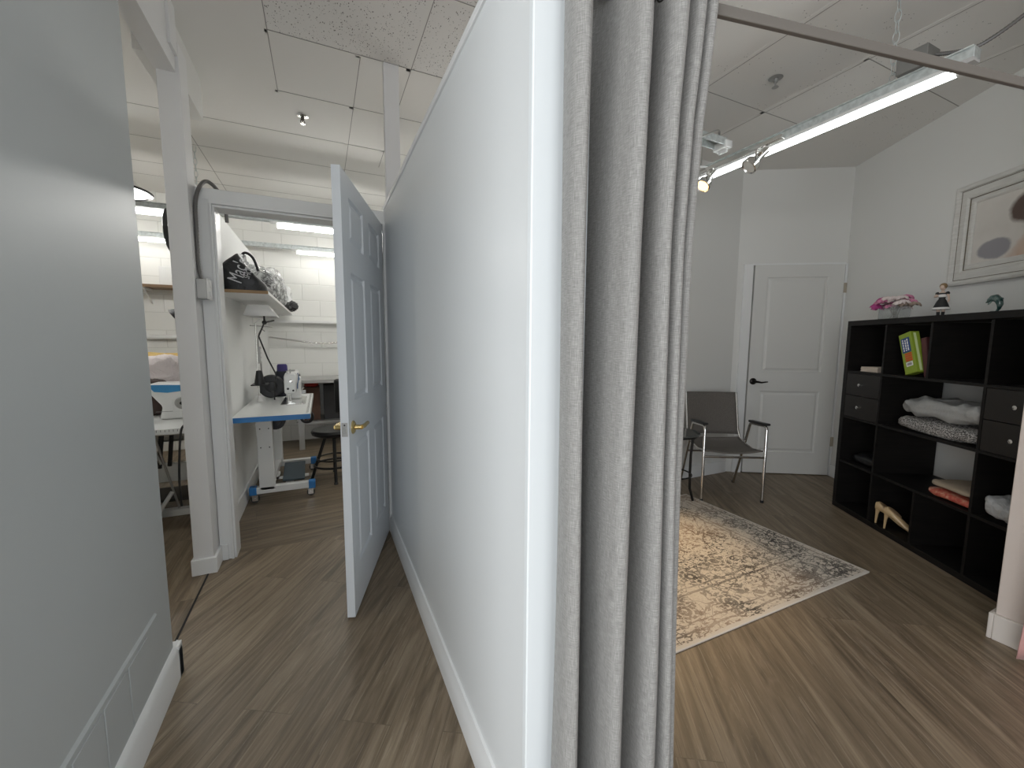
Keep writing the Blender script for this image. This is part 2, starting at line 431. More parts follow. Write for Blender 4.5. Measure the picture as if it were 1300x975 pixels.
w1 = .905; pan = [(x0,x1,z0,z1) for x0,x1 in ((.12,.385),(.515,w1-.12)) for z0,z1 in ((.215,.81),(1.01,1.60),(1.73,1.93))]
d1 = leaf('door_1', w1, 2.022, .036, pan, M_door1); d1['kind'] = 'structure'
d1['label'] = 'white six panel door standing open against the corridor partition with brass lever'; d1['category'] = 'door'
fx, fy = .0975, 1.948; ang = math.atan2(2.812-fy, .3785-fx)
d1.location = (fx, fy, .008); d1.rotation_euler = (0,0,ang)      # x from the latch edge to the hinges
lv = MB()
lv.lathe([(.0,0),(.031,0),(.031,.004),(.024,.010),(.012,.012),(.011,.04),(.0,.04)], (.065,0,.892), 20, Matrix.Rotation(PI/2, 4, 'X'))
lv.tube([(.065,-.038,.892),(.09,-.044,.892),(.13,-.045,.894),(.172,-.043,.892)], [.011,.0105,.009,.0085], 12)
obj('handle', lv, M_brass, d1)
lv = MB()
lv.lathe([(.0,0),(.031,0),(.031,.004),(.024,.010),(.012,.012),(.011,.04),(.0,.04)], (.065,.036,.892), 20, Matrix.Rotation(-PI/2, 4, 'X'))
lv.tube([(.065,.074,.892),(.09,.080,.892),(.13,.081,.894),(.172,.079,.892)], [.011,.0105,.009,.0085], 12)
obj('handle', lv, M_brass, d1)
lp = MB().box(-.0015,.002,.005,.031,.862,.925); lp.cur = 1; lp.box(-.004,0,.010,.026,.878,.905); lp.cur = 2; lp.cyl((-.002,.018,.914),(.001,.018,.914),.004,10)
obj('latch_plate', lp, [M_steel, M_chrome, M_black], d1)
for z in (.22, 1.0, 1.80):
    hg = MB(); hg.cyl((w1+.006,-.006,z-.05),(w1+.006,-.006,z+.05),.0065,10); hg.box(w1-.001,w1+.002,0,.03,z-.048,z+.048)
    obj('hinge', hg, M_brass, d1)
# closed door of the right room
d2 = leaf('door_2', DW, 2.026, .038, [(.118,.66,.215,.82),(.118,.66,1.01,1.915)], M_door2); d2['kind'] = 'structure'
d2['label'] = 'closed white two panel door with dark lever behind the sling chair'; d2['category'] = 'door'
d2.location = DP(0, 0, .008); d2.rotation_euler = (0,0,math.atan2(DD.y, DD.x))
lv = MB()
lv.lathe([(0,0),(.032,0),(.032,.006),(.022,.012),(.011,.014),(.010,.045),(0,.045)], (.045,0,.915), 20, Matrix.Rotation(PI/2, 4, 'X'))
lv.tube([(.045,-.042,.915),(.075,-.047,.913),(.105,-.048,.907),(.135,-.047,.912),(.162,-.045,.914)], [.012,.010,.008,.007,.005], 12)
obj('handle', lv, mat('dark_bronze', (.015,.012,.010), .3, .6), d2)
for z in (.335, 1.81):
    obj('hinge', MB().cyl((DW+.006,-.006,z-.045),(DW+.006,-.006,z+.045),.0065,10).box(DW,DW+.03,-.002,.0,z-.045,z+.045), mat('worn_hinge', (.45,.40,.32), .5, .4), d2)

# ------------------------------------------------------------------ curtain and rod
RA = Vector((.452,.7475,0)); RB = Vector((2.662,.3365,0)); RD = (RB-RA).normalized(); RN = Vector((RD.y,-RD.x,0)); RN = RN if RN.y < 0 else -RN
RZ = 2.0
rm = Matrix((RD, -RN, Vector((0,0,1)))).transposed().to_4x4(); rm.translation = RA + Vector((0,0,RZ))
rl = (RB-RA).length
rod = tag(obj('curtain_rod', B(0,rl-.004,-.006,.006,-.011,.012,rm), mat('rod_paint', (.17,.155,.14), .45, .1), bevel=.002), 'slim grey flat rod running from the partition end to the pinkish stub wall', 'curtain rod')
plan = [(-.012,.015),(-.008,.056),(.018,.070),(.038,.040),(.044,-.02),(.056,-.062),(.088,-.066),(.106,-.03),(.112,.03),(.124,.074),(.150,.080),(.170,.05),(.174,-.01),(.184,-.06),(.206,-.062),(.222,-.01),(.230,.05),(.250,.068),(.272,.05),(.276,-.01),(.284,-.028),(.292,.01),(.302,.048),(.322,.046),(.328,.004),(.335,.004),(.342,.034),(.360,.032),(.372,.0),(.370,-.045),(.352,-.07)]
def cr(pts, t):
    n = len(pts)-1; x = min(t*n, n-1e-6); i = int(x); f = x-i
    p = [pts[max(0, min(n, i+k))] for k in (-1,0,1,2)]
    return tuple(.5*((2*p[1][k]) + (-p[0][k]+p[2][k])*f + (2*p[0][k]-5*p[1][k]+4*p[2][k]-p[3][k])*f*f + (-p[0][k]+3*p[1][k]-3*p[2][k]+p[3][k])*f**3) for k in (0,1))
def curt(u, v):
    z = .02 + v*2.06
    a, b = cr(plan, u)
    k = 1.12 + .12*(1-v) + .03*math.sin(9*u+3*v)
    pinch = 1 - .25*max(0, (v-.82)/.18)**2
    zs_ = ((0,.83),(.5,.80),(1.0,.765),(1.5,.75),(1.75,.775),(1.9,.82),(2.1,.875))   # the gathers flare out towards the rod
    for (za, sa), (zb, sb) in zip(zs_, zs_[1:]):
        if z <= zb or zb == 2.1:
            sc_ = sa + (sb-sa)*(z-za)/(zb-za); break
    a2 = a*sc_ + .005*math.sin(5*v + 11*u) - .016*(1-v)*(1-u)
    b2 = b*k*pinch + .004*math.sin(4*v+17*u)
    p = RA + RD*(a2+.012) + RN*b2
    return (p.x, p.y, z)
ct = thing('curtain', 'grey linen weave curtain gathered in folds at the partition end', 'curtain', (RA+RD*.18))
NU, NV = 260, 44
cb = MB().grid(curt, NU, NV); cb.v = [tuple(Vector(p)-ct.location) for p in cb.v]
dr_ = obj('drape', cb, M_curt, ct, solid=.0025, ang=80)
al_ = [0]
for k in range(NU):
    p0, p1 = cb.v[20*(NU+1)+k], cb.v[20*(NU+1)+k+1]; al_.append(al_[-1] + (Vector(p1)-Vector(p0)).length)
uvl = dr_.data.uv_layers.new(name='cloth')
for lp_ in dr_.data.loops:
    vi = lp_.vertex_index; uvl.data[lp_.index].uv = (al_[vi % (NU+1)], dr_.data.vertices[vi].co.z)
for u in (.13,.30,.42,.52,.63,.97):
    q = Vector(curt(u, .965)); q.z = RZ - .002
    ring = MB(); c = q - ct.location
    ring.tube([(c.x + RN.x*.024*math.cos(k*PI/9), c.y + RN.y*.024*math.cos(k*PI/9), c.z + .024*math.sin(k*PI/9)) for k in range(18)], .0045, 8, closed=True)
    obj('grommet', ring, M_blackmet, ct)

# ------------------------------------------------------------------ cube shelving on the right wall
SH = thing('cube_shelving', 'tall black brown cube shelving with open back along the right wall', 'shelving unit', S0, RROT)
L_ = 1.469; D_ = .39
fr = MB(); fr.box(0,L_,0,D_,0,.038); fr.box(0,L_,0,D_,L_-.038,L_); fr.box(0,.038,0,D_,.038,L_-.038); fr.box(L_-.038,L_,0,D_,.038,L_-.038)
obj('frame', fr, M_shelf, SH, bevel=.0015)
dv = lambda i: .038 + .351*i - .016
for i in (1,2,3): obj('shelf_board', B(.038,L_-.038,.002,D_-.002,dv(i),dv(i)+.016), M_shelf, SH)
for r in range(4):
    for c in (1,2,3):
        if c == 2 and r in (1,2): continue
        z0 = .038+.351*r
        obj('divider', B(dv(c),dv(c)+.016,.002,D_-.002,z0,z0+.335), M_shelf, SH)
for c in (0,3):
    for k in range(2):
        x0 = .038+.351*c; z0 = .038+.351*2 + .1675*k
        d = MB(); d.box(x0+.003,x0+.332,.002,.018,z0+.002,z0+.165); d.box(x0+.01,x0+.325,.018,.36,z0+.01,z0+.15)
        dr = obj('drawer', d, M_drawer, SH, bevel=.001)
        kb = MB(); kb.lathe([(0,0),(.006,0),(.005,.012),(.011,.018),(.011,.024),(0,.026)], (x0+.1675,.002,z0+.085), 14, Matrix.Rotation(PI/2, 4, 'X'))
        obj('knob', kb, M_chrome, dr)
def cell(c, r): return .038+.351*c, .038+.351*r       # lower left corner of a cell
SHM = Matrix.Translation(S0) @ Matrix.Rotation(RROT, 4, 'Z')
def onshelf(name, label, cat, a, o, z, rz=0, group=None):
    p = SHM @ Vector((a, o, z)); return thing(name, label, cat, p, RROT+rz, group)
def solo(name, mb, m, label, cat, a, o, z, rz=0, **k):
    x = obj(name, mb, m, **k); p = SHM @ Vector((a, o, z)); x.location = p; x.rotation_euler = (0,0,RROT+rz); return tag(x, label, cat)

# cream paper stack (first cell of the top row)
ps = MB()
for i in range(4): ps.box(-.075+.004*(i%2),.075-.003*(i%3),-.10,.10,i*.009,i*.009+.008)
solo('paper_stack', ps, mat('cream_paper', (.62,.53,.44), .8), 'small cream paper stack in the left cell of the top shelf row', 'paper', .195, .14, 1.0915, .1)
# green box leaning, with a maroon book behind
gb = onshelf('green_box', 'bright green narrow box leaning over on the top shelf row', 'box', .610, .045, 1.1115)
T = Matrix.Rotation(-.33, 4, 'Y')
hw = .046; hh = .268
M_green = mat('green_card', (.24,.33,.03), .5)
obj('carton', B(-hw,hw,-.035,.018,0,hh,T), M_green, gb, bevel=.002)
obj('side_stripe', MB().box(hw,hw+.001,-.018,-.004,.01,hh-.01,T), mat('pale_green', (.58,.68,.35), .5), gb)
obj('label_band', B(-.034,.030,-.0365,-.034,.145,.235,T), mat('label_blue', (.02,.06,.22), .5), gb, label=None) if False else obj('label_band', B(-.034,.030,-.0365,-.034,.140,.236,T), mat('label_blue', (.02,.06,.22), .5), gb)
wl = MB()
random.seed(3)
for k, x in enumerate((-.020,-.002,.014)):
    z = .150
    while z < .222:
        l = random.uniform(.008,.02); wl.box(x-.004,x+.004,-.0375,-.036,z,min(.228,z+l),T); z += l+.004
obj('label_lettering', wl, M_white, gb)
rl_ = MB()
for k in range(4): rl_.box(-.022,.030,-.0368,-.034,.082+k*.014,.092+k*.014,T)
obj('red_lettering', rl_, mat('label_red', (.62,.07,.02), .5), gb)
bc = MB().box(-.022,.026,-.0368,-.034,.048,.076,T); bc.cur = 1
for k in range(8): bc.box(-.015+k*.0045,-.013+k*.0045,-.0374,-.036,.054,.070,T)
obj('barcode', bc, [M_white, M_black], gb)
T2 = Matrix.Rotation(-.22, 4, 'Y')
mbk = MB().box(-.02,.02,0,.2,0,.245,T2); mbk.cur = 1; mbk.box(-.016,.016,-.002,.198,.002,.243,T2)
solo('maroon_book', mbk, [mat('maroon_cloth', (.065,.018,.02), .6), mat('maroon_pages', (.09,.03,.03), .7)], 'dark maroon book leaning behind the green box', 'book', .693, .035, 1.0975, bevel=.001)
# folded knit blanket + plastic bag on it (double cell, third row)
def soft(nx, ny, nz, sx, sy, sz, jit, seed, p=4.0):
    """rounded cushion shape with wrinkles"""
    from mathutils import noise
    mb = MB(); nu, nv = nx, ny
    def f(u, v):
        th = -PI/2 + PI*v; ph = 2*PI*u
        c = lambda x, e: math.copysign(abs(x)**e, x)
        x = c(math.cos(th), .45)*c(math.cos(ph), 2/p); y = c(math.cos(th), .45)*c(math.sin(ph), 2/p); z = c(math.sin(th), .7)
        q = Vector((x*sx/2, y*sy/2, z*sz/2))
        d = noise.noise(q*nz + Vector((seed, seed*.7, 0)))*jit + noise.noise(q*nz*2.6 + Vector((seed, 0, 3)))*jit*.5
        r = Vector((x/sx, y/sy, z/sz)).normalized()
        q = q + r*d; q.z = max(q.z, -sz/2)
        return tuple(q + Vector((0,0,sz/2)))
    return mb.grid(f, nu, nv)
M_knit = mat('marl_knit', (.3,.29,.28), .95)
t = NT(M_knit); v = t.coord(scale=(1,1,1.6), rot=(0,.5,.3))
t.col(t.ramp(t.noise(v, 130, 3, .7), [(.42,(.03,.028,.027)),(.5,(.2,.19,.18)),(.58,(.5,.48,.46))]))
bl = MB()
def fold_roll(mb, x0, x1, y0, y1, z0, z1, layers, seed):
    hz = (z1-z0)/layers
    for k in range(layers):
        zc = z0+hz*(k+.5); r = hz*.5
        pts = []
        n = 10
        for i in range(n+1):                                  # rounded front fold
            a = PI/2 + PI*i/n; pts.append((y0 + r + r*math.cos(a), zc + r*math.sin(a)))
        pts = [(y1, zc+r)] + pts + [(y1, zc-r)]
        def f(u, v, pts=pts, k=k):
            x = x0 + (x1-x0)*u; i = v*(len(pts)-1); j = min(int(i), len(pts)-2); fr_ = i-j
            y = pts[j][0]*(1-fr_)+pts[j+1][0]*fr_; z = pts[j][1]*(1-fr_)+pts[j+1][1]*fr_
            w = .006*math.sin(x*21+seed+k*2)+.004*math.sin(x*47+seed*2)
            return (x + .006*math.sin(z*90+k), y+w, max(z0, z + w*.5*(1 if z > z0+.01 else 0)))
        mb.grid(f, 26, len(pts)-1)
    return mb
bl = soft(48, 28, 14, .57, .33, .088, .012, 2.0, 6.0)
solo('folded_blanket', bl, M_knit, 'dark and light grey marled knit blanket folded under a clear plastic bag', 'blanket', .765, .185, .741)
M_poly = mat('clear_polythene', (.42,.42,.41), .3, 0, alpha=.85)
t = NT(M_poly); v = t.coord(); t.bump(t.noise(v, 28, 4, .6, .8), .5, .02)
solo('plastic_bag', soft(56, 30, 13, .56, .32, .115, .024, 5.0, 4.5), M_poly, 'puffy white plastic bag lying on the knit blanket', 'bag', .775, .185, .838)
# beige and red folded cloths (double cell, second row)
M_red = mat('coral_cloth', (.5,.11,.07), .6); t = NT(M_red); v = t.coord(); t.col(t.ramp(t.noise(v, 30, 3, .6, .6), [(.4,(.42,.06,.045)),(.55,(.52,.18,.11)),(.66,(.62,.42,.34))]))
solo('coral_cloth', soft(40, 22, 16, .30, .30, .048, .008, 8.0, 6.0), M_red, 'folded coral red patterned cloth under the beige one', 'cloth', .915, .175, .390)
solo('beige_cloth', soft(40, 22, 14, .30, .30, .040, .006, 4.0, 6.0), mat('beige_knit', (.36,.29,.215), .95), 'folded beige cloth on top of the coral red cloth', 'cloth', .922, .185, .4455)
wbg = mat('white_poly', (.52,.53,.545), .4); t = NT(wbg); v = t.coord(); t.bump(t.noise(v, 22, 4, .6, 1), .6, .03)
solo('white_bag', soft(48, 26, 12, .31, .36, .125, .035, 11.0, 3.0), wbg, 'crumpled white bag in the right column of the shelving', 'bag', 1.258, .165, .390)
dk = mat('charcoal_cloth', (.014,.014,.015), .7)
gd = soft(36, 20, 18, .25, .26, .075, .012, 15.0, 3.5)
solo('dark_pouch', gd, mat('dark_vinyl', (.012,.012,.013), .35), 'dark crumpled pouch in the left cell below the drawers', 'pouch', .205, .17, .3905)
gc = MB(); gc.lathe([(.0,0),(.026,0),(.034,.09),(.031,.09),(.024,.006),(0,.006)], (0,0,0), 20)
solo('glass_cup', gc, M_glass, 'small clear glass in the right cell of the top shelf row', 'glass', 1.335, .07, 1.0915)
# high heels
M_nude = mat('nude_patent', (.52,.37,.20), .22, 0, coat=.4)
def heel():
    mb = MB()
    # side profile: x from heel (0) to toe (.235); outer shell as lofted sections
    secs = [(-.004,.100,.150,.022),(.012,.096,.158,.030),(.045,.083,.140,.034),(.085,.055,.100,.033),(.125,.026,.064,.036),(.165,.006,.046,.041),(.205,.003,.036,.036),(.232,.004,.020,.018),(.242,.006,.012,.005)]
    n = 16
    def f(u, v):
        i = v*(len(secs)-1); j = min(int(i), len(secs)-2); q = i-j
        s = [secs[j][k]*(1-q)+secs[j+1][k]*q for k in range(4)]
        a = 2*PI*u; z = (s[1]+s[2])/2 + (s[2]-s[1])/2*math.sin(a); y = .82*s[3]*math.cos(a)
        return (s[0], y, z)
    mb.grid(f, n, 24); return mb
for k, (a, o, rz, lab) in enumerate(((.424,.022,.74,'nude patent high heel shoe standing further left in the lower shelf row'),(.514,.014,.66,'nude patent high heel shoe standing further right, nearer the divider, in the lower shelf row'))):
    s = onshelf('high_heel', lab, 'shoe', a, o, .0385, rz, 'pair of nude heels')
    obj('upper', heel(), M_nude, s)
    obj('stiletto', MB().tube([(.012,0,.112),(.006,0,.07),(.003,0,.0)], [.017,.009,.006], 12), M_nude, s)
    op = MB().ball((.05,0,.132), .03, 16, (1.5,.85,.12), Matrix.Rotation(.62, 4, 'Y')); obj('insole', op, mat('insole', (.30,.20,.11), .6) if k == 0 else bpy.data.materials['insole'], s)
# on top of the shelving
fv = onshelf('flower_vase', 'pink and white silk flowers in a square glass vase on the shelving top', 'vase', .155, .205, L_)
gv = MB(); gv.box(-.085,.085,-.045,.045,0,.008)
for x0,x1,y0,y1 in ((-.085,.085,-.045,-.041),(-.085,.085,.041,.045),(-.085,-.081,-.045,.045),(.081,.085,-.045,.045)): gv.box(x0,x1,y0,y1,0,.105)
obj('vase', gv, mat('thin_glass', (.55,.58,.56), .05, 0, alpha=.25), fv)
stm = MB()
for k in range(9): stm.tube([(random.uniform(-.04,.04),random.uniform(-.02,.02),.010),(random.uniform(-.06,.06),random.uniform(-.03,.03),.10)], .0022, 6)
obj('stems', stm, mat('stem', (.12,.09,.06), .7), fv)
fm = [mat('petal_magenta', (.42,.05,.22), .6), mat('petal_pink', (.62,.22,.36), .6), mat('petal_white', (.72,.62,.60), .6), mat('petal_taupe', (.33,.25,.20), .7)]
random.seed(5)
for k in range(30):
    x = -.128 + .256*((k*7)%30)/29 + random.uniform(-.01,.01); y = random.uniform(-.06,.05); z = .098 + .075*(1-(x/.14)**2)*((k%5)/4.) + random.uniform(-.008,.010)
    mi = (0 if k % 3 else 1) if x < -.035 else ((1 if k % 3 == 0 else 2) if x < .085 else (3 if k % 2 else 2))
    mb = MB()
    for q in range(12):
        a = q*2.4; rr_ = .010+.0022*q
        R = Matrix.Translation((x+rr_*math.cos(a), y+rr_*math.sin(a), z+.010-.0012*q)) @ Matrix.Rotation(a, 4, 'Z') @ Matrix.Rotation(.5+.05*q, 4, 'Y')
        mb.ball((0,0,0), .017, 8, (1,.8,.30), R)
    obj('blossom', mb, fm[mi], fv)
lfm = mat('leaf', (.07,.09,.05), .6)
lfb = MB()
for k in range(14):
    a = random.uniform(0, 2*PI); r = random.uniform(.06,.13)
    lfb.ball((0,0,0), .022, 8, (1,.45,.12), Matrix.Translation((r*math.cos(a), .06*math.sin(a), .105+random.uniform(0,.03))) @ Matrix.Rotation(a, 4, 'Z') @ Matrix.Rotation(random.uniform(-.3,.5), 4, 'Y'))
obj('leaves', lfb, lfm, fv)
# figurine
fg = onshelf('figurine', 'small standing doll figurine in a black dress with white lace hem', 'figurine', .535, .20, L_, .5)
M_skin = mat('porcelain_skin', (.62,.47,.38), .45); M_lace = mat('lace', (.72,.70,.68), .8); M_dress = mat('black_dress', (.012,.012,.013), .6)
fg.scale = (1.0,1.0,1.07)
obj('base', MB().lathe([(0,0),(.035,0),(.035,.006),(0,.006)], n=20), M_black, fg)
bd = MB()
for s in (-1,1):
    bd.tube([(s*.011,0,.006),(s*.012,0,.03),(s*.013,0,.065)], [.006,.008,.010], 10)
    bd.tube([(s*.020,0,.142),(s*.033,-.006,.122),(s*.038,-.012,.098),(s*.036,-.016,.088)] if s > 0 else [(s*.020,0,.142),(s*.031,-.012,.122),(s*.016,-.026,.122),(s*.008,-.03,.126)], [.0065,.006,.005,.0045], 8)
bd.lathe([(.004,.145),(.007,.152),(.007,.160),(.012,.165),(.015,.178),(.013,.190),(.006,.197),(.001,.199)], n=16, sy=.95)
bd.lathe([(.016,.10),(.014,.115),(.019,.135),(.018,.146),(.006,.152)], n=16, sy=.7)
obj('body', bd, M_skin, fg)
obj('dress', MB().lathe([(.043,.045),(.040,.055),(.032,.075),(.024,.095),(.0155,.108),(.0165,.118),(.0205,.132),(.0195,.143)], n=24, sy=.8), M_dress, fg)
obj('lace_hem', MB().lathe([(.0445,.046),(.0435,.050),(.042,.056),(.040,.058)], n=24, sy=.82), M_lace, fg)
apr = MB().lathe([(.021,.118),(.0225,.128),(.0205,.134)], n=24, sy=.84); obj('sash', apr, M_lace, fg)
for s in (-1,1): obj('sleeve', MB().ball((s*.024,0,.140), .011, 10), M_dress, fg)
for s in (-1,1): obj('boot', MB().ball((s*.012,-.004,.010), .008, 10, (1,1.6,.8)).tube([(s*.011,0,.012),(s*.012,0,.032)], [.0075,.0085], 10), M_dress, fg)
obj('hair', MB().ball((0,.002,.183), .0185, 16, (1,1,1.0)).ball((0,.014,.178), .012, 10), mat('doll_hair', (.26,.17,.085), .6), fg)
fc = MB(); fc.ball((0,-.0135,.176), .0115, 12, (1,.6,1.15)); obj('face', fc, M_skin, fg)
# dolphin figurine
dp = onshelf('dolphin_figurine', 'little green glazed leaping dolphin figurine on the shelving top', 'figurine', .865, .20, L_, 0)
dp.scale = (.8,.8,.95)
M_dol = mat('green_glaze', (.05,.13,.115), .2, 0, coat=.5); t = NT(M_dol); v = t.coord(); t.col(t.ramp(t.noise(v, 40, 2), [(.4,(.02,.065,.06)),(.6,(.13,.19,.175))]))
dm = MB(); arc = [(.012,0,.010),(.030,0,.028),(.036,0,.050),(.026,0,.076),(.004,0,.092),(-.022,0,.092),(-.040,0,.082),(-.050,0,.074),(-.062,0,.070)]
dm.tube(arc, [.005,.009,.016,.021,.022,.019,.014,.007,.003], 14)
obj('body', dm, M_dol, dp)
obj('dorsal_fin', MB().prism([(.020,.090),(.056,.083),(.045,.092),(.034,.072)], -.003, .003, Matrix.Rotation(PI/2, 4, 'X')), M_dol, dp)
fl_ = MB()
for s in (-1,1): fl_.ball((0,0,0), .02, 8, (.45,.2,1), Matrix.Translation((-.012,s*.020,.068)) @ Matrix.Rotation(s*.7, 4, 'X'))
obj('flipper', fl_, M_dol, dp)
tf = MB()
for s in (-1,1): tf.ball((0,0,0), .024, 8, (.5,1,.2), Matrix.Translation((.012,s*.014,.012)) @ Matrix.Rotation(s*.3, 4, 'Z'))
obj('tail', tf, M_dol, dp)
obj('base', MB().lathe([(0,0),(.026,0),(.028,.004),(.02,.010),(0,.012)], (.012,0,0), 18), M_dol, dp)

# ------------------------------------------------------------------ framed picture on the right wall
PW, PH = .98, .645; PO = NW - N.dot(S0)            # depth of the wall from the shelf front
pic = onshelf('framed_picture', 'whitewashed wide wooden frame with a soft pastel picture on the right wall', 'picture', .283, PO-.001, 1.691)
M_wash = mat('whitewash', (.56,.55,.52), .5); t = NT(M_wash); v = t.coord(scale=(4,4,30)); t.col(t.ramp(t.noise(v, 3, 4, .6), [(.3,(.58,.57,.54)),(.7,(.68,.67,.64))]))
prof = [(0,0),(0,-.030),(.012,-.034),(.026,-.030),(.032,-.018),(.040,-.018),(.078,-.026),(.090,-.020),(.094,-.012),(.118,-.016),(.128,-.010),(.130,-.004),(.130,0)]
pf = MB(); rings = []
for d, y in prof: rings.append([(d,y,d),(PW-d,y,d),(PW-d,y,PH-d),(d,y,PH-d)])
vs = sum(rings, []); fs = []
for k in range(len(rings)-1):
    for q in range(4): fs.append((k*4+q, k*4+(q+1)%4, k*4+4+(q+1)%4, k*4+4+q))
pf.add(vs, fs); obj('frame', pf, M_wash, pic, ang=20)
gr = MB()
for d, y in ((.033,-.0182),(.092,-.0155)):
    for x0,x1,z0,z1 in ((d,PW-d,d,d+.003),(d,PW-d,PH-d-.003,PH-d),(d,d+.003,d,PH-d),(PW-d-.003,PW-d,d,PH-d)): gr.box(x0,x1,y-.0012,y+.003,z0,z1)
obj('gilt_line', gr, mat('dark_gilt', (.16,.13,.09), .35, .4), pic)
M_art = mat('print', (.5,.45,.4), .35); t = NT(M_art); v = t.coord(loc=(0,0,0)); x, y, z = t.sep(v)[:3]
nz = t.noise(t.coord(), 9, 4, .6); 
def blob(cx, cz, rx, rz, soft_=.10):
    dx = t.math('DIVIDE', t.math('SUBTRACT', x, cx), rx); dz = t.math('DIVIDE', t.math('SUBTRACT', z, cz), rz)
    d = t.math('SQRT', t.math('ADD', t.math('POWER', dx, 2), t.math('POWER', dz, 2)))
    d = t.math('ADD', d, t.math('MULTIPLY', t.math('SUBTRACT', nz, .5), .5))
    mr = t.new('ShaderNodeMapRange'); mr.inputs['From Min'].default_value = 1+soft_; mr.inputs['From Max'].default_value = 1-soft_; t.link(d, mr.inputs['Value']); return mr.outputs[0]
c = t.ramp(t.noise(t.coord(), 5, 3), [(.3,(.60,.57,.53)),(.7,(.68,.65,.61))])
c = t.mix(blob(.27,.20,.10,.06), c, (.30,.29,.31))
c = t.mix(blob(.62,.10,.26,.17,.15), c, (.52,.36,.27))
c = t.mix(blob(.55,.16,.14,.10,.3), c, (.60,.46,.37))
c = t.mix(blob(.44,.40,.10,.085,.15), c, (.10,.062,.05))
c = t.mix(blob(.47,.29,.018,.08,.3), c, (.16,.10,.075))
c = t.mix(blob(.72,.43,.11,.08,.15), c, (.16,.10,.06))
t.col(c)
obj('print', B(.128,PW-.128,-.006,-.003,.128,PH-.128), M_art, pic)

# ------------------------------------------------------------------ sling chair, side table, rug
CH = thing('sling_armchair', 'chrome framed armchair with taupe sling seat before the closed door', 'chair', (2.792,2.323,0), math.atan2(-.466,.885))
cw = .485
for s, x in ((0,0.),(1,cw)):
    sf = MB(); sf.tube([(x,.0,.0),(x,.0,.60),(x,.008,.620),(x,.025,.628),(x,.235,.612),(x,.252,.603),(x,.262,.585),(x,.49,.0)], .0115, 10)
    obj('side_frame', sf, M_chrome, CH)
    am = MB().box(x-.022,x+.022,-.015,.255,.628,.648, Matrix.Translation((0,0,0)) @ Matrix.Translation((0,.12,.636)) @ Matrix.Rotation(-.07, 4, 'X') @ Matrix.Translation((0,-.12,-.636)))
    obj('armrest', am, M_black, CH, bevel=.008)
    st = MB(); xi = x + (.018 if s == 0 else -.018)
    st.tube([(xi,.012,.425),(xi,.15,.405),(xi,.33,.425),(xi,.395,.455),(xi,.43,.53),(xi,.50,.845)], .010, 10)
    obj('sling_rail', st, M_chrome, CH)
obj('stretcher', MB().cyl((0,.0,.375),(cw,.0,.375),.009,10).cyl((0,.36,.33),(cw,.36,.33),.009,10), M_chrome, CH)
def slingseat(u, v):
    ys = [(.0,.428),(.10,.408),(.25,.405),(.37,.43),(.402,.452)]
    i = v*(len(ys)-1); j = min(int(i), len(ys)-2); q = i-j
    y = ys[j][0]*(1-q)+ys[j+1][0]*q; z = ys[j][1]*(1-q)+ys[j+1][1]*q
    return (.018+(cw-.036)*u, y, z - .022*math.sin(PI*u)*(1-v*.6))
obj('seat', MB().grid(slingseat, 14, 12), M_cfab, CH, solid=.012, ang=60)
def slingback(u, v):
    return (.018+(cw-.036)*u, .415 + .085*v + .02*math.sin(PI*u), .475 + .372*v)
obj('backrest', MB().grid(slingback, 14, 10), M_cfab, CH, solid=.012, ang=60)
ft = MB()
for x, y in ((0,0),(cw,0),(0,.49),(cw,.49)): obj('foot_cap', MB().cyl((x,y,0),(x,y,.02),.0135,10), M_black, CH)

TB = thing('side_table', 'round glass side table with curved black metal legs on the rug beside the chair', 'table', (2.535,2.405,0.0165))
obj('glass_top', MB().lathe([(0,.562),(.197,.562),(.20,.566),(.20,.570),(.197,.574),(0,.574)], n=48), mat('tinted_glass', (.18,.2,.2), .05, 0, trans=.6), TB)
for k in range(3):
    a = -.42 + k*2*PI/3; c_, s_ = math.cos(a), math.sin(a)
    pts = [(c_*r, s_*r, z) for r, z in ((.178,.560),(.160,.50),(.150,.38),(.150,.22),(.155,.10),(.185,.0 if k != 1 else -.015))]
    obj('leg', MB().tube(pts, .010, 10), M_blackmet, TB)
obj('ring', MB().tube([(.150*math.cos(k*PI/18), .150*math.sin(k*PI/18), .23) for k in range(36)], .006, 8, closed=True), M_blackmet, TB)
obj('ring', MB().tube([(.178*math.cos(k*PI/18), .178*math.sin(k*PI/18), .552) for k in range(36)], .007, 8, closed=True), M_blackmet, TB)

M_rug = mat('rug_pile', (.5,.44,.37), .95); t = NT(M_rug)
v = t.coord(); x, y, z = t.sep(v)[:3]
RX, RY = 1.0, .655
wob = t.math('MULTIPLY', t.math('SUBTRACT', t.noise(v, 12, 3), .5), .03)
dx = t.math('SUBTRACT', RX, t.math('ABSOLUTE', x)); dy = t.math('SUBTRACT', RY, t.math('ABSOLUTE', y))
edge = t.math('ADD', t.math('MINIMUM', dx, dy), wob)
def band(e, c, w_):
    return t.math('LESS_THAN', t.math('ABSOLUTE', t.math('SUBTRACT', e, c)), w_)
lines = t.math('MAXIMUM', t.math('MAXIMUM', band(edge,.055,.006), band(edge,.10,.004)), t.math('MAXIMUM', band(edge,.27,.007), band(edge,.31,.004)))
def contour(scale, w_, lev=.5, dist_=1.2):
    q_ = t.noise(v, scale, 1.5, .4, dist_)
    return t.math('LESS_THAN', t.math('ABSOLUTE', t.math('SUBTRACT', q_, lev)), w_)
vines = t.math('MAXIMUM', contour(5.5, .013), contour(9, .016, .44, .7))
leaves_ = t.math('GREATER_THAN', t.noise(t.coord(scale=(1,1.3,1)), 21, 1.5, .5, 1.6), .64)
vines = t.math('MAXIMUM', vines, leaves_)
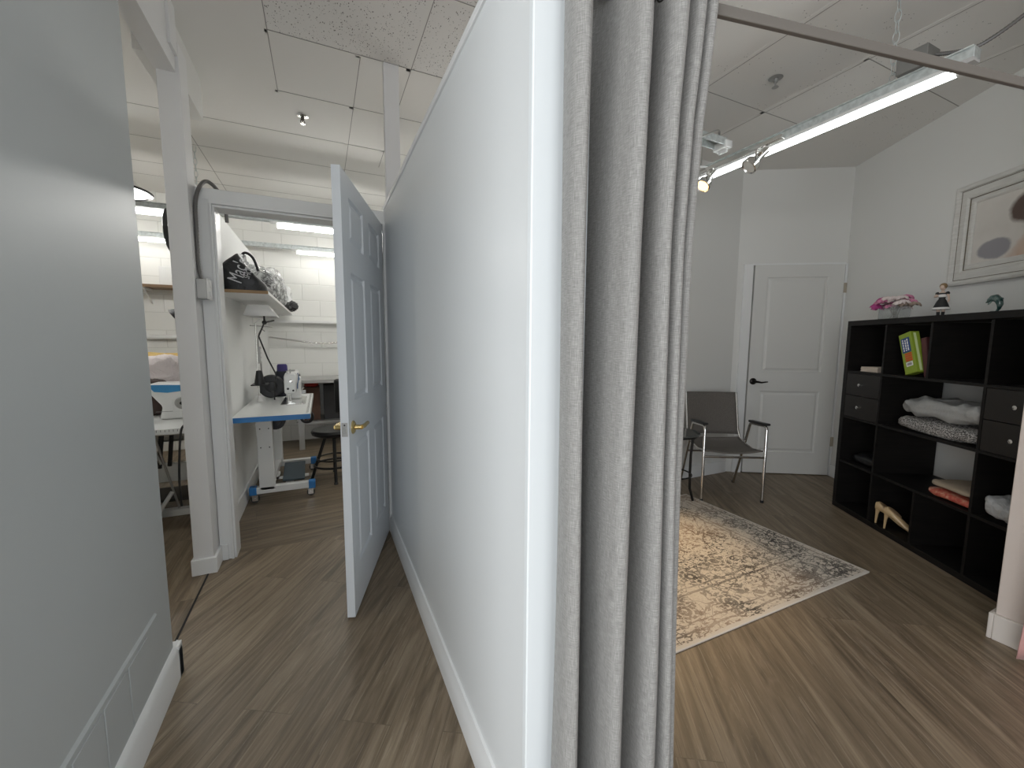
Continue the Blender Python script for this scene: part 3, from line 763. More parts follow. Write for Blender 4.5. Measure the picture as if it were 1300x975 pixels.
# rosettes: radial petals about voronoi cell centres
vc = t.new('ShaderNodeTexVoronoi'); vc.inputs['Scale'].default_value = 3.6; vc.inputs['Randomness'].default_value = .3; t.link(v, vc.inputs['Vector'])
sub_ = t.new('ShaderNodeVectorMath', operation='SUBTRACT'); sc2 = t.new('ShaderNodeVectorMath', operation='SCALE'); sc2.inputs['Scale'].default_value = 4.2
t.link(v, sc2.inputs[0]); sc3 = t.new('ShaderNodeVectorMath', operation='SCALE'); sc3.inputs['Scale'].default_value = 4.2; t.link(vc.outputs['Position'], sc3.inputs[0])
t.link(v, sub_.inputs[0]); t.link(vc.outputs['Position'], sub_.inputs[1]); sx_, sy_, sz_ = t.sep(sub_.outputs[0])[:3]
an = t.math('ARCTAN2', sy_, sx_); dist = vc.outputs['Distance']
pet = t.math('MULTIPLY_ADD', t.math('SINE', t.math('MULTIPLY', an, 8)), .10, .27)
ro = t.math('MULTIPLY', t.math('LESS_THAN', dist, pet), t.math('GREATER_THAN', dist, .07))
ro = t.math('MULTIPLY', ro, t.math('GREATER_THAN', t.math('SINE', t.math('MULTIPLY', dist, 70)), -.35))
wear = t.noise(v, 3.2, 4, .65); fine = t.noise(v, 85, 3, .7)
mot = t.math('GREATER_THAN', t.noise(t.coord(scale=(1,2.2,1)), 40, 3, .6, .8), .56)
pat = t.math('MAXIMUM', t.math('MAXIMUM', lines, vines), t.math('MAXIMUM', ro, t.math('MULTIPLY', mot, t.math('GREATER_THAN', wear, .44))))
pat = t.math('MULTIPLY', pat, t.math('GREATER_THAN', fine, .40))
pat = t.math('MULTIPLY', pat, t.math('MULTIPLY_ADD', wear, 1.9, -.22))
base = t.ramp(fine, [(.3,(.56,.49,.41)),(.7,(.74,.67,.58))])
grey = t.mix(t.ramp(t.noise(v, 1.6, 2), [(.42,(0,0,0)),(.58,(1,1,1))]), (.21,.125,.075), (.075,.065,.058))
c = t.mix(t.math('MINIMUM', t.math('MAXIMUM', pat, 0), 1), base, grey)
c = t.mix(t.math('LESS_THAN', edge, .018), c, (.66,.61,.55))
t.col(c); t.bump(fine, .4, .004)
rug = obj('area_rug', B(-1.0,1.0,-.655,.655,0,.010), M_rug, bevel=.004, loc=(1.785,1.818,.0005))
tag(rug, 'cream area rug with faded brown floral pattern on the plank floor', 'rug')

# pink garment hanging by the stub wall: only its hem corner shows
M_pink = mat('pink_satin', (.60,.33,.31), .4, sheen=.2)
def dress(u, v):
    y = .555 - .75*u; z = .045 + v*1.35; f = .022*math.sin(u*34)*(1-.5*v)
    x = 2.545 + f - .03*v + .02*(1-v)*math.sin(u*9)
    return (x, y - .05*v*(1-u)*1.0 - .02*v, z - .03*(1-v)*math.cos(u*11))
tag(obj('pink_dress', MB().grid(dress, 90, 24), M_pink, solid=.003, ang=80), 'dusty pink satin garment whose hem hangs beside the stub wall', 'dress')

# ------------------------------------------------------------------ lights and ceiling fittings
def lamp(name, col, st): return mat(name, (1,1,1), .4, 0, emit=st, ecol=col)
M_tube_r = lamp('tube_daylight', (.95,1,.98), 13)
M_tube_s = lamp('tube_sewing', (1,.985,.94), 40); M_tube_f = lamp('tube_far_row', (1,.985,.94), 13)
def batten(name, label, L, tubes, group=None, mt=M_tube_s, chainz=None, two=False):
    """fixture along local x, its tube axis at z=0"""
    o = thing(name, label, 'light fixture', (0,0,0), 0, group)
    hb = MB().box(-L/2,L/2,-.028,.028,.030,.070); hb.box(-L/2,L/2,-.040,.040,.0695,.075)
    obj('housing', hb, M_galv, o, bevel=.002)
    rf = MB(); rf.prism([(-.034,.030),(-.022,.018),(.022,.018),(.034,.030)], -L/2, L/2, Matrix(((0,0,1,0),(1,0,0,0),(0,1,0,0),(0,0,0,1))))
    obj('reflector', rf, mat('reflector_enamel', (.5,.5,.5), .5) if mt is M_tube_r else M_whitemet, o)
    for a, b in tubes:
        tb = obj('tube', MB().cyl((a,0,0),(b,0,0),.0135 if mt is M_tube_r else .019,14), mt, o)
        for s in (a, b): obj('lamp_holder', B(s-.012,s+.012,-.014,.014,-.014,.024), M_white, o)
    return o
def chain(name, label, x, y, z0, z1, group=None):
    mb = MB(); n = max(2, round((z1-z0)/.05)); st = (z1-z0)/n
    for i in range(n):
        zc = z0 + st*(i+.5); pts = []
        for k in range(12):
            a = 2*PI*k/12; q = .0125*math.cos(a); h = (st*.5+.006)*math.sin(a)
            pts.append((x + (q if i % 2 else 0), y + (0 if i % 2 else q), zc + h))
        mb.tube(pts, .0022, 6, closed=True)
    return tag(obj(name, mb, M_galv), label, 'chain', group)
FR = batten('hanging_light_fixture', 'long lit fluorescent batten on chains in the right room', 1.47, [(-.69,.70)], mt=M_tube_r)
FR.location = (2.52, 1.605, 2.452); FR.rotation_euler = (0,0,PI/2)
chain('hanging_chain', 'chain holding the near end of the right room batten', 2.535, 1.165, 2.535, HC)
jb = obj('junction_box', B(-.06,.05,-.055,.055,0,.085), mat('box_zinc', (.20,.20,.19), .55, .3), bevel=.003, loc=(2.52,1.065,2.5275)); tag(jb, 'square galvanised junction box on top of the right room batten', 'junction box')
def spline(pts, n=10):
    out = []
    P = [Vector(p) for p in pts]
    for i in range(len(P)-1):
        a, b, c, d = P[max(0,i-1)], P[i], P[i+1], P[min(len(P)-1,i+2)]
        for k in range(n):
            f = k/n; out.append(.5*((2*b)+(c-a)*f+(2*a-5*b+4*c-d)*f*f+(3*b-a-3*c+d)*f**3))
    return out + [P[-1]]
cd = spline([(2.52,1.005,2.575),(2.53,.94,2.55),(2.55,.87,2.545),(2.62,.78,2.62),(2.72,.70,2.74),(2.80,.64,2.91)], 22)
tag(obj('flexible_conduit', MB().tube(cd, [.0085 if i % 2 else .0070 for i in range(len(cd))], 8), mat('armoured_cable', (.16,.155,.15), .5, .5)), 'grey armoured cable looping from the junction box up to the ceiling', 'cable')
# spotlight track beside the batten
trk = thing('spotlight_track', 'chrome track bar with two spotlight heads under the right room ceiling', 'spotlight', (2.40,1.93,2.455))
obj('bar', MB().box(-.013,.013,-.34,.36,-.012,.012), M_chrome, trk, bevel=.003)
obj('canopy', MB().lathe([(0,0),(.05,0),(.05,.012),(.03,.026),(0,.026)], (0,.22,.012), 20), M_whitemet, trk)
obj('stem', MB().cyl((0,.22,.03),(0,.22,HC-2.456),.007,10), M_chrome, trk)
for k, (yy, aim, lit) in enumerate(((.16,(-.62,.02,-.72),True),(-.185,(-.55,.25,-.6),False))):
    a = Vector(aim).normalized(); piv = Vector((0,yy,-.070))
    sp_ = obj('spot_head', xf(MB().lathe([(0,-.085),(.021,-.085),(.023,-.02),(.026,.0),(.044,.020),(.049,.058),(.044,.062),(.040,.054),(0,.050)], n=24), Matrix.Translation(piv) @ a.to_track_quat('Z','Y').to_matrix().to_4x4()), M_chrome, trk)
    obj('spot_arm', MB().tube([(0,yy,-.012),(0,yy,-.045),(0,yy,-.070)], .006, 8), M_chrome, sp_)
    obj('bulb', xf(MB().lathe([(0,.051),(.038,.0525),(.038,.055),(0,.058)], n=24), Matrix.Translation(piv) @ a.to_track_quat('Z','Y').to_matrix().to_4x4()), lamp('halogen_warm', (1,.60,.22), 3) if lit else mat('bulb_off', (.75,.75,.72), .2), sp_)
sd = bpy.data.lights.new('spot_bulb_light', 'SPOT'); sd.energy = 120; sd.color = (1,.72,.40); sd.spot_size = math.radians(54); sd.spot_blend = .8; sd.shadow_soft_size = .03
so = bpy.data.objects.new('spot_bulb_light', sd); COL.objects.link(so)
so.location = Vector((2.40,2.09,2.385)) + Vector((-.62,.02,-.72)).normalized()*.085
so.rotation_euler = (Vector((1.55,1.90,0))-so.location).to_track_quat('-Z','Y').to_euler()
# unlit crossing fixture channel behind the curtain
cx = thing('channel_fixture', 'bare galvanised fixture channel running from the curtain to the lit batten', 'light fixture', (2.05,2.00,2.60))
obj('channel', MB().box(-.45,.36,-.04,.04,0,.004).box(-.45,.36,-.04,-.036,-.04,.0).box(-.45,.36,.036,.04,-.04,.0), M_galv, cx)
obj('end_bracket', MB().box(.34,.40,-.05,.05,-.055,-.01).box(.37,.385,-.03,.03,-.075,-.05), M_whitemet, cx, bevel=.004)
obj('hanger_wire', MB().tube([(.12,0,.0),(.13,0,.05),(.17,.02,.12),(.02,.0,.10),(-.1,0,.31)], .003, 6), M_white, cx)
obj('cable', MB().tube(spline([(.33,.0,.0),(.28,-.04,.03),(.15,-.06,-.03),(-.05,-.07,-.12),(-.25,-.06,-.16)], 6), .006, 8), M_steel, cx)
# sprinklers
for (x, y, lab, m) in ((-.062,3.511,'chrome sprinkler head in the ceiling before the doorway',M_chrome),(2.578,1.778,'dark bronze sprinkler head in the right room ceiling',M_steel)):
    s = thing('sprinkler', lab, 'sprinkler', (x,y,HC), .5)
    obj('escutcheon', MB().lathe([(0,0),(.030,0),(.040,-.006),(.022,-.012),(0,-.012)], n=20), m, s)
    obj('body', MB().lathe([(0,-.01),(.012,-.01),(.012,-.03),(.007,-.034),(0,-.034)], n=14).tube([(-.012,0,-.03),(-.016,0,-.045),(-.006,0,-.058)], .003, 6).tube([(.012,0,-.03),(.016,0,-.045),(.006,0,-.058)], .003, 6).cyl((0,0,-.034),(0,0,-.056),.0025,8), mat('sprinkler_body', (.12,.11,.09), .4, .8) if x < 0 else M_steel, s)
    obj('deflector', MB().lathe([(0,-.056),(.018,-.057),(.019,-.059),(0,-.060)], n=18), m, s)
# sewing room fixtures: two rows, then unseen battens added to brighten the rooms
rows = [(-1.72,4.42,'lit fluorescent batten over the left work area, nearer row'),(.30,4.42,'lit fluorescent batten over the sewing room, nearer row'),(-2.05,5.62,'lit fluorescent batten over the left work area, row by the far wall'),(.40,5.62,'lit fluorescent batten over the sewing room, row by the far wall'),
    (1.5,3.45,'added unseen fluorescent batten near the sewing room doorway beyond the partition'),(-1.9,2.2,'added unseen fluorescent batten at the front of the left work area'),(2.1,4.42,'added unseen fluorescent batten deep in the sewing room, nearer row')]
for k, (x, y, lab) in enumerate(rows):
    f = batten('hanging_light_fixture', lab, 1.36, [(-.62,.62)], 'work room battens', mt=M_tube_f if y > 5 else M_tube_s); f.location = (x,y,2.33)
for x0, x1, y in ((-1.04,-.38,4.42),(-1.37,-.28,5.62)):
    tag(obj('hanging_channel', B(x0+.002,x1-.002,y-.028,y+.028,2.36,2.405), M_galv), 'galvanised channel joining the two %s work room battens' % ('nearer' if y < 5 else 'farther'), 'channel')
for x, y, lab in ((-.905,4.42,'thin chain from the ceiling joint to the nearer batten row'),(.83,4.42,'thin chain hung above the sewing room batten'),(-2.1,5.62,'thin chain above the far left batten'),(.6,5.62,'thin chain above the far sewing room batten')):
    chain('hanging_chain', lab, x, y, 2.408, HC)

# bright dish pendant in the left room
pd = thing('pendant_lamp', 'glowing dish pendant with a dark rim beside the left wall edge', 'lamp', (-1.35,4.05,2.375), 0)
obj('dish', MB().lathe([(.012,.20),(.06,.17),(.16,.06),(.235,.0),(.232,-.004),(.05,.1),(.0,.14)], n=36), mat('dish_white', (.75,.74,.7), .4), pd)
obj('rim', MB().tube([(.235*math.cos(k*PI/20), .235*math.sin(k*PI/20), 0) for k in range(40)], .009, 8, closed=True), M_black, pd)
obj('diffuser', MB().lathe([(0,.004),(.22,.004),(.22,.0),(0,-.02)], n=36), lamp('pendant_glow', (1,1,1), 5), pd)
obj('chain', MB().cyl((0,0,.2),(0,0,HC-2.376),.004,6), M_steel, pd)

# ------------------------------------------------------------------ socket box and conduit by the doorway
ob = thing('socket_box', 'grey surface socket box with white cover on the column side', 'outlet', (-.590,2.76,1.515))
obj('back_box', B(0,.046,-.045,.040,0,.105), M_steel, ob, bevel=.003)
cv = MB().box(.046,.053,-.047,.042,-.002,.107); cv.box(.053,.058,-.02,.018,.012,.042); cv.box(.053,.058,-.02,.018,.062,.092)
obj('cover', cv, M_white, ob, bevel=.002)
cp_ = spline([(-.575,2.755,1.62),(-.582,2.756,1.72),(-.600+.020,2.758,1.88),(-.578,2.765,2.02),(-.560,2.79,2.11),(-.535,2.84,2.158),(-.50,2.89,2.135),(-.48,2.96,2.08),(-.475,2.97,1.98)], 18)
tag(obj('flexible_conduit', MB().tube(cp_, [.0105 if i % 2 else .0092 for i in range(len(cp_))], 8), bpy.data.materials['armoured_cable']), 'grey armoured conduit arching from the socket box over the doorway wall', 'cable')

# ------------------------------------------------------------------ sewing room
# wall shelf
ws = thing('wall_shelf', 'long white wall shelf with raw wood end high in the sewing room', 'shelf', (-.595,3.20,1.60))
obj('board', B(0,.288,.002,2.70,0,.020), M_white, ws)
obj('end_edge', B(0,.288,0,.002,0,.020), mat('raw_particleboard', (.36,.24,.13), .8), ws)
for y in (1.5,2.4):
    obj('bracket', MB().box(.0,.006,y-.01,y+.01,-.16,0).box(.0,.2,y-.01,y+.01,-.006,0).prism([(0.0,-.15),(.012,-.15),(.19,-.006),(.17,-.006)], y-.004, y+.004, Matrix(((1,0,0,0),(0,0,1,0),(0,1,0,0),(0,0,0,1)))), M_white, ws)
# black bag with lettering
bg = thing('black_bag', 'bulging black bag with silver lettering on the end of the wall shelf', 'bag', (-.455,3.47,1.6205))
M_bag = mat('black_nylon', (.010,.011,.013), .42); t = NT(M_bag); v = t.coord(); t.bump(t.noise(v, 16, 3, .6, .6), .45, .02)
def bagf(u, v):
    from mathutils import noise
    th = 2*PI*u
    # plan: rounded box .27 x .50 ; height profile slopes down towards +x
    c = lambda x, e: math.copysign(abs(x)**e, x)
    k = math.sin(PI*min(1, v*1.0)*.5)
    zz = v
    sh = 1 - .06*math.sin(PI*v) if v < .9 else 1
    x = c(math.cos(th), .5)*.140; y = c(math.sin(th), .5)*.245
    top = .265 - 1.15*max(0, x + .035) - .6*max(0, -x-.05) - .10*max(0, y)
    r = (1 - v**7)**.5
    p = Vector((x*r, y*r, top*v*(1 if v < 1 else 1)))
    n = noise.noise(p*13)*.012*math.sin(PI*v)
    return (p.x + n, p.y + n, max(0, p.z))
obj('body', MB().grid(bagf, 48, 22), M_bag, bg, ang=80)
obj('strap', MB().tube(spline([(-.05,.04,.24),(-.01,.02,.285),(.04,.0,.25),(.07,-.02,.16)], 8), .009, 8), M_bag, bg)
# lettering lies on the front (south) face
M_silver = mat('silver_print', (.60,.60,.62), .4)
for s_t, size, x, z, rr2 in (("Mac's", .118, -.004, .036, 1.22), ("SHOP", .050, .042, .070, 1.22)):
    m_ = text_mb(s_t, size, .0012)
    Mt = Matrix.Translation((x, -.2535, z)) @ Matrix.Rotation(-rr2, 4, 'Y') @ Matrix.Diagonal((.60,1,1,1)) @ Matrix.Rotation(PI/2, 4, 'X')
    obj('lettering', xf(m_, Mt), M_silver, bg, smooth=False)
# clear film bundle
M_film = mat('clear_film', (.78,.80,.80), .12, 0, alpha=.5); t = NT(M_film); v = t.coord(); t.bump(t.noise(v, 18, 4, .6, 1.2), .7, .03)
al = t.ramp(t.noise(v, 14, 4, .7, 1.5), [(.40,(.12,.12,.12)),(.60,(.95,.95,.95))]); t.link(al, t.b.inputs['Alpha'])
bn = thing('wrapped_bundle', 'dark garments bundled in clear plastic on the wall shelf', 'bundle', (-.43,4.48,1.6205))
obj('garments', soft(40, 22, 9, .22, 1.15, .25, .03, 21.0, 3.0), mat('dark_garments', (.02,.02,.024), .6), bn)
obj('plastic_wrap', soft(48, 26, 8, .27, 1.32, .29, .04, 22.0, 3.0), M_film, bn)
bn2 = thing('wrapped_bundle', 'smaller clear plastic bundle with black trim hanging off the shelf far end', 'bundle', (-.42,5.47,1.6205))
obj('plastic_wrap', soft(40, 22, 11, .26, .38, .28, .04, 25.0, 2.6), mat('milky_film', (.75,.76,.76), .25), bn2)
obj('black_trim', soft(30, 18, 22, .16, .26, .10, .05, 27.0, 2.4), M_black, bn2, loc=(.10,-.14,.0))
wx = MB().box(-.10,.10,-.25,.25,0,.34); 
tag(obj('white_carton', wx, mat('grey_white_card', (.62,.63,.61), .7), bevel=.003, loc=(-.49,5.12,1.94)), 'pale carton standing behind the plastic wrapped bundle', 'box') if False else None
tag(obj('white_carton', B(-.085,.085,-.06,.06,0,.47), mat('grey_white_card', (.62,.63,.61), .7), bevel=.003, loc=(-.505,5.82,1.6205)), 'tall pale carton at the far end of the wall shelf', 'box')

# sewing table
ST = thing('sewing_table', 'white industrial sewing table with blue edge on casters', 'table', (-.325,3.92,0))
tx0, tx1, ty0, ty1 = -.25, .232, -.64, .62; tz = .77
tp = MB().box(tx0,tx1,ty0,ty1,tz-.032,tz); obj('tabletop', tp, M_whitemet, ST, bevel=.003)
obj('edge_band', MB().box(tx0-.001,tx1+.001,ty0-.003,ty0,tz-.036,tz-.001), M_blue, ST)
obj('ruler_edge', MB().box(tx1,tx1+.003,ty0+.02,ty1,tz-.033,tz-.001), M_steel, ST)
rt = MB()
for k in range(60): rt.box(tx1-.028, tx1-.012, ty0+.05+k*.02, ty0+.0515+k*.02, tz+.0002, tz+.0008)
obj('ruler_marks', rt, M_black, ST)
obj('under_rail', B(-.12,.16,-.40,.55,tz-.062,tz-.032), M_steel, ST)
for yy in (-.17,.66-.08+.0):
    cl = MB().box(-.165,-.055,yy-.03,yy+.03,.10,tz-.062)
    lg = obj('pedestal', cl, M_whitemet, ST, bevel=.006)
    bt = MB()
    for x in (-.14,-.08):
        for z in (.60,.45): bt.cyl((x,yy-.033,z),(x,yy-.029,z),.005,8)
    obj('bolts', bt, M_black, lg)
    bm_ = MB().prism([(-.23,.075),(.225,.075),(.225,.118),(.19,.128),(-.20,.128),(-.23,.118)], yy-.03, yy+.03, Matrix(((1,0,0,0),(0,0,1,0),(0,1,0,0),(0,0,0,1))))
    obj('foot_beam', bm_, M_whitemet, ST, bevel=.004)
    for x0, x1 in ((-.238,-.185),(.185,.236)):
        obj('corner_guard', MB().box(x0,x1,yy-.033,yy+.033,.068,.132), M_blue, ST, bevel=.006)
    for x in (-.20,.20):
        cs_ = MB().cyl((x,yy-.013,.032),(x,yy+.013,.032),.030,18)
        o = obj('caster', cs_, M_rubber, ST)
        obj('caster_fork', MB().box(x-.020,x+.020,yy-.022,yy-.016,.02,.072).box(x-.020,x+.020,yy+.016,yy+.022,.02,.072).box(x-.024,x+.024,yy-.022,yy+.022,.066,.074).cyl((x,yy-.024,.032),(x,yy-.014,.032),.012,12), M_chrome, o)
obj('cross_beam', B(-.15,-.07,-.14,.55,.10,.15), M_whitemet, ST)
obj('treadle', MB().box(-.02,.15,.0,.30,.125,.145, Matrix.Translation((0,.15,.135)) @ Matrix.Rotation(.25, 4, 'X') @ Matrix.Translation((0,-.15,-.135))), mat('treadle_blue', (.07,.10,.12), .5), ST, bevel=.006)
obj('treadle_bar', MB().box(-.07,.18,.06,.09,.10,.118).box(-.07,-.05,.06,.24,.10,.118).box(.0,.06,-.03,.09,.06,.075), M_whitemet, ST)
obj('knee_wheel', MB().tube([(.235+.0, -.42+.055*math.cos(k*PI/12), .69+.055*math.sin(k*PI/12)) for k in range(24)], .012, 8, closed=True).cyl((.22,-.42,.69),(.245,-.42,.69),.018,12).box(.23,.24,-.47,-.37,.685,.695), M_black, ST) if False else None
obj('motor', MB().cyl((-.06,.12,.60),(-.06,.34,.60),.075,24).cyl((-.06,.10,.60),(-.06,.12,.60),.05,20).box(-.08,-.04,.14,.32,.67,tz-.04), M_black, ST, bevel=.003)
# hand wheel of the winder on the right of the table front
obj('hand_wheel', MB().tube([(.20+.042*math.cos(k*PI/12), -.30, .690+.042*math.sin(k*PI/12)) for k in range(24)], .011, 8, closed=True).cyl((.20,-.31,.69),(.20,-.28,.69),.014,12).box(.196,.204,-.305,-.295,.652,.728).box(.16,.24,-.305,-.295,.686,.694).box(.192,.208,-.30,-.28,.69,.74), M_black, ST)

# sewing machine: head towards the camera, arm running away
SM = thing('sewing_machine', 'white industrial sewing machine standing on the blue edged table', 'sewing machine', (-.245,3.92,.7705), 0)
M_swh = mat('machine_white', (.78,.79,.78), .28, 0, coat=.3)
obj('bed', MB().box(-.075,.105,-.14,.36,0,.006), M_chrome, SM, bevel=.002)
obj('needle_plate', B(-.02,.03,-.10,-.02,.006,.009), M_chrome, SM)
obj('head', MB().prism([(-.045,.095),(-.038,.085),(.030,.085),(.042,.10),(.046,.225),(.036,.250),(-.030,.252),(-.046,.235)], -.09, .02, Matrix(((1,0,0,0),(0,0,1,0),(0,1,0,0),(0,0,0,1)))), M_swh, SM, bevel=.010)
obj('arm', MB().prism([(-.045,.155),(.046,.155),(.052,.235),(.040,.258),(-.036,.258),(-.048,.235)], .0, .33, Matrix(((1,0,0,0),(0,0,1,0),(0,1,0,0),(0,0,0,1)))), M_swh, SM, bevel=.012)
obj('column', MB().box(-.055,.065,.20,.335,.004,.20), M_swh, SM, bevel=.014)
obj('face_plate', MB().prism([(-.038,.10),(.034,.10),(.036,.222),(-.036,.235)], -.093, -.089, Matrix(((1,0,0,0),(0,0,1,0),(0,1,0,0),(0,0,0,1)))), M_swh, SM, bevel=.002)
obj('tension_dial', MB().lathe([(0,0),(.016,0),(.016,.006),(.010,.010),(.009,.022),(0,.022)], (.004,-.092,.19), 18, Matrix.Rotation(PI/2, 4, 'X')), M_chrome, SM)
fd = MB(); fd.cyl((-.018,-.095,.128),(-.018,-.092,.128),.009,12); fd.cyl((.020,-.095,.112),(.020,-.092,.112),.008,12)
obj('face_screws', fd, M_black, SM)
obj('needle_bar', MB().cyl((-.004,-.05,.03),(-.004,-.05,.095),.0045,10).cyl((-.018,-.05,.02),(-.018,-.05,.095),.004,10).box(-.026,.004,-.062,-.03,.012,.018).cyl((-.004,-.05,.006),(-.004,-.05,.03),.0012,6), M_chrome, SM)
dc = MB(); dc.tube(spline([(.053,.01,.245),(.056,.08,.225),(.055,.06,.19),(.053,.02,.17),(.050,-.01,.16),(.049,-.03,.12)], 6), .004, 6); dc.tube(spline([(.054,.10,.205),(.055,.16,.20),(.055,.14,.18),(.055,.20,.185)], 5), .004, 6)
obj('blue_decal', dc, mat('decal_blue', (.05,.12,.26), .4), SM)
obj('hand_wheel', MB().lathe([(0,0),(.055,0),(.06,.008),(.06,.022),(.045,.03),(0,.03)], (.0,.335,.19), 24, Matrix.Rotation(-PI/2, 4, 'X')), M_black, SM)
tg = MB(); tg.cyl((.0,-.03,.25),(.0,-.03,.285),.005,8); tg.cyl((.0,.04,.25),(.0,.04,.275),.004,8); tg.tube([(-.02,-.06,.25),(-.025,-.075,.275),(-.015,-.085,.27)], .003, 6); tg.box(-.02,.02,.09,.10,.255,.272); tg.cyl((.02,.13,.255),(.02,.13,.27),.009,10)
obj('thread_guides', tg, M_steel, SM)
obj('lever', MB().box(.062,.10,.24,.27,.045,.075).tube([(.06,.22,.10),(.09,.215,.10)], .006, 8), M_steel, SM, bevel=.003)
# thread stand and cone
TS = thing('thread_stand', 'black tray thread stand rising from the back corner of the sewing table', 'thread stand', (-.50,4.10,.7705))
obj('pole', MB().cyl((0,0,0),(0,0,.66),.007,10), M_chrome, TS)
obj('base', MB().lathe([(0,0),(.022,0),(.02,.02),(.011,.05),(0,.05)], n=16), M_white, TS)
obj('tray', MB().box(-.05,.07,-.085,.10,.142,.152), M_black, TS, bevel=.004)
obj('guide_arm', MB().tube([(0,0,.645),(.06,.05,.642),(.11,.12,.64)], .004, 8).tube([(0,0,.645),(-.03,-.06,.645)], .004, 8), M_steel, TS)
tag(obj('thread_cone', MB().lathe([(0,0),(.040,0),(.040,.006),(.022,.115),(.010,.118),(0,.118)], n=24), M_black, loc=(-.485,4.04,.9235)), 'black thread cone standing on the thread stand tray', 'thread')
sc_ = thing('thread_cone', 'large dark thread cone with purple cap behind the sewing machine', 'thread', (-.345,4.44,.7705))
obj('yarn', MB().lathe([(0,0),(.068,0),(.072,.03),(.062,.20),(.05,.235),(0,.235)], n=28), mat('dark_yarn', (.035,.038,.05), .9), sc_)
obj('cap', MB().lathe([(0,.235),(.045,.235),(.043,.285),(.036,.30),(0,.30)], n=24), mat('purple_cap', (.03,.02,.14), .45), sc_)
wl_ = thing('fabric_roll', 'black round pulley cover standing behind the sewing machine', 'pulley', (-.43,4.33,.7705))
obj('cover', MB().lathe([(0,-.03),(.095,-.03),(.105,-.02),(.105,.02),(.095,.03),(0,.03)], (0,0,.106), 30, Matrix.Rotation(PI/2, 4, 'X')), M_black, wl_)
obj('hub', MB().lathe([(0,.03),(.05,.03),(.045,.04),(0,.042)], (0,0,.106), 20, Matrix.Rotation(PI/2, 4, 'X')), M_blackmet, wl_)
wl_.name = 'pulley_guard'
# white machine lamp on its arm
LM = thing('task_lamp', 'small white box shade task lamp hanging under the wall shelf', 'lamp', (-.43,3.86,1.567), 0)
obj('shade', MB().add([(-.075,-.085,0),(.06,-.085,0),(.06,.12,0),(-.075,.12,0),(-.10,-.13,-.085),(.115,-.13,-.085),(.115,.18,-.085),(-.10,.18,-.085)], [(0,1,2,3),(0,1,5,4),(1,2,6,5),(2,3,7,6),(3,0,4,7)]), M_white, LM, solid=.004)
obj('tube', MB().cyl((.0,-.10,-.05),(.0,.15,-.05),.010,10), mat('lamp_tube_off', (.7,.72,.72), .3), LM)
obj('joint', MB().ball((.02,.02,-.13), .018, 12).cyl((.02,.02,-.13),(.02,.02,-.02),.007,8).tube([(.02,.02,-.13),(.08,.10,-.11)], .006, 8), M_black, LM)
obj('arm', MB().tube([(.02,.02,-.13),(-.03,.06,-.24),(.02,.10,-.42),(.07,.16,-.56),(.05,.22,-.70),(.04,.26,-.789)], .006, 8), M_black, LM)
# power strip and cables on the wall
PS = thing('power_strip', 'grey power strip with cables on the sewing room wall', 'power strip', (-.594,4.86,1.06))
obj('strip', MB().box(0,.035,-.045,.045,0,.17), M_steel, PS, bevel=.004)
obj('socket_row', MB().box(.035,.038,-.02,.02,.02,.055).box(.035,.038,-.02,.02,.065,.10).box(.035,.038,-.02,.02,.11,.145), M_white, PS)
cb = MB()
for k in range(3): cb.tube(spline([(.03,-.02+k*.02,.0),(.035,-.03+k*.03,-.15),(.05,-.05+k*.05,-.28)], 6), .005, 6)
cb.tube(spline([(.02,-.04,.17),(.03,-.06,.28),(.04,.10,.34),(.04,.35,.33)], 6), .005, 6)
obj('cables', cb, M_wire, PS)
# far wall counter, rail, pipe
CT = thing('work_counter', 'grey topped work counter against the far block wall', 'counter', (.9,5.62,0))
obj('worktop', MB().box(-1.30,1.6,-.30,.31,.795,.835), mat('grey_laminate', (.42,.42,.41), .45), CT, bevel=.003)
for x in (-1.15,.2,1.5): obj('leg', B(x-.03,x+.03,-.24,-.18,0,.795), M_steel, CT)
obj('lower_shelf', B(-1.2,1.5,-.22,.29,.30,.33), M_steel, CT)
tag(obj('brown_carton', B(-.09,.09,-.13,.13,0,.40), mat('brown_card', (.09,.045,.03), .8), bevel=.003, loc=(-.13,5.62,.3305)), 'brown carton on the shelf under the grey counter', 'box')
tag(obj('dark_crate', B(-.28,.28,-.12,.12,0,.42), mat('dark_crate', (.03,.03,.032), .7), bevel=.004, loc=(.28,5.62,.3305)), 'dark crate under the grey counter behind the stool', 'crate')
tag(obj('red_bundle', soft(30, 18, 12, .16, .2, .05, .006, 31., 3.), mat('red_cloth', (.35,.02,.015), .8), loc=(-.13,5.60,.7315)), 'red cloth scrap tucked on the brown carton', 'cloth')
tag(obj('ledge', MB().box(-.55,1.8,-.10,.0,0,.022).box(-.55,1.8,-.10,-.092,-.016,.0), M_white, loc=(0,YF-.001,1.525)), 'narrow white ledge across the far block wall', 'shelf')
gr_ = MB(); gr_.tube([(-.58,5.86,1.33),(-.1,5.85,1.262),(.0,5.85,1.255),(.6,5.85,1.29)], .011, 8)
for x, z in ((-.1,1.262),(.5,1.284)): gr_.box(x-.01,x+.01,5.85,YF-.001,z-.012,z+.012)
tag(obj('garment_rail', gr_, M_chrome), 'thin metal hanging rail below the white ledge', 'rail')
obj_up = tag(obj('upper_pipe', MB().cyl((-.58,YF-.04,2.02),(2.0,YF-.04,2.02),.014,10), M_steel), 'grey pipe high along the far block wall', 'pipe') if False else None
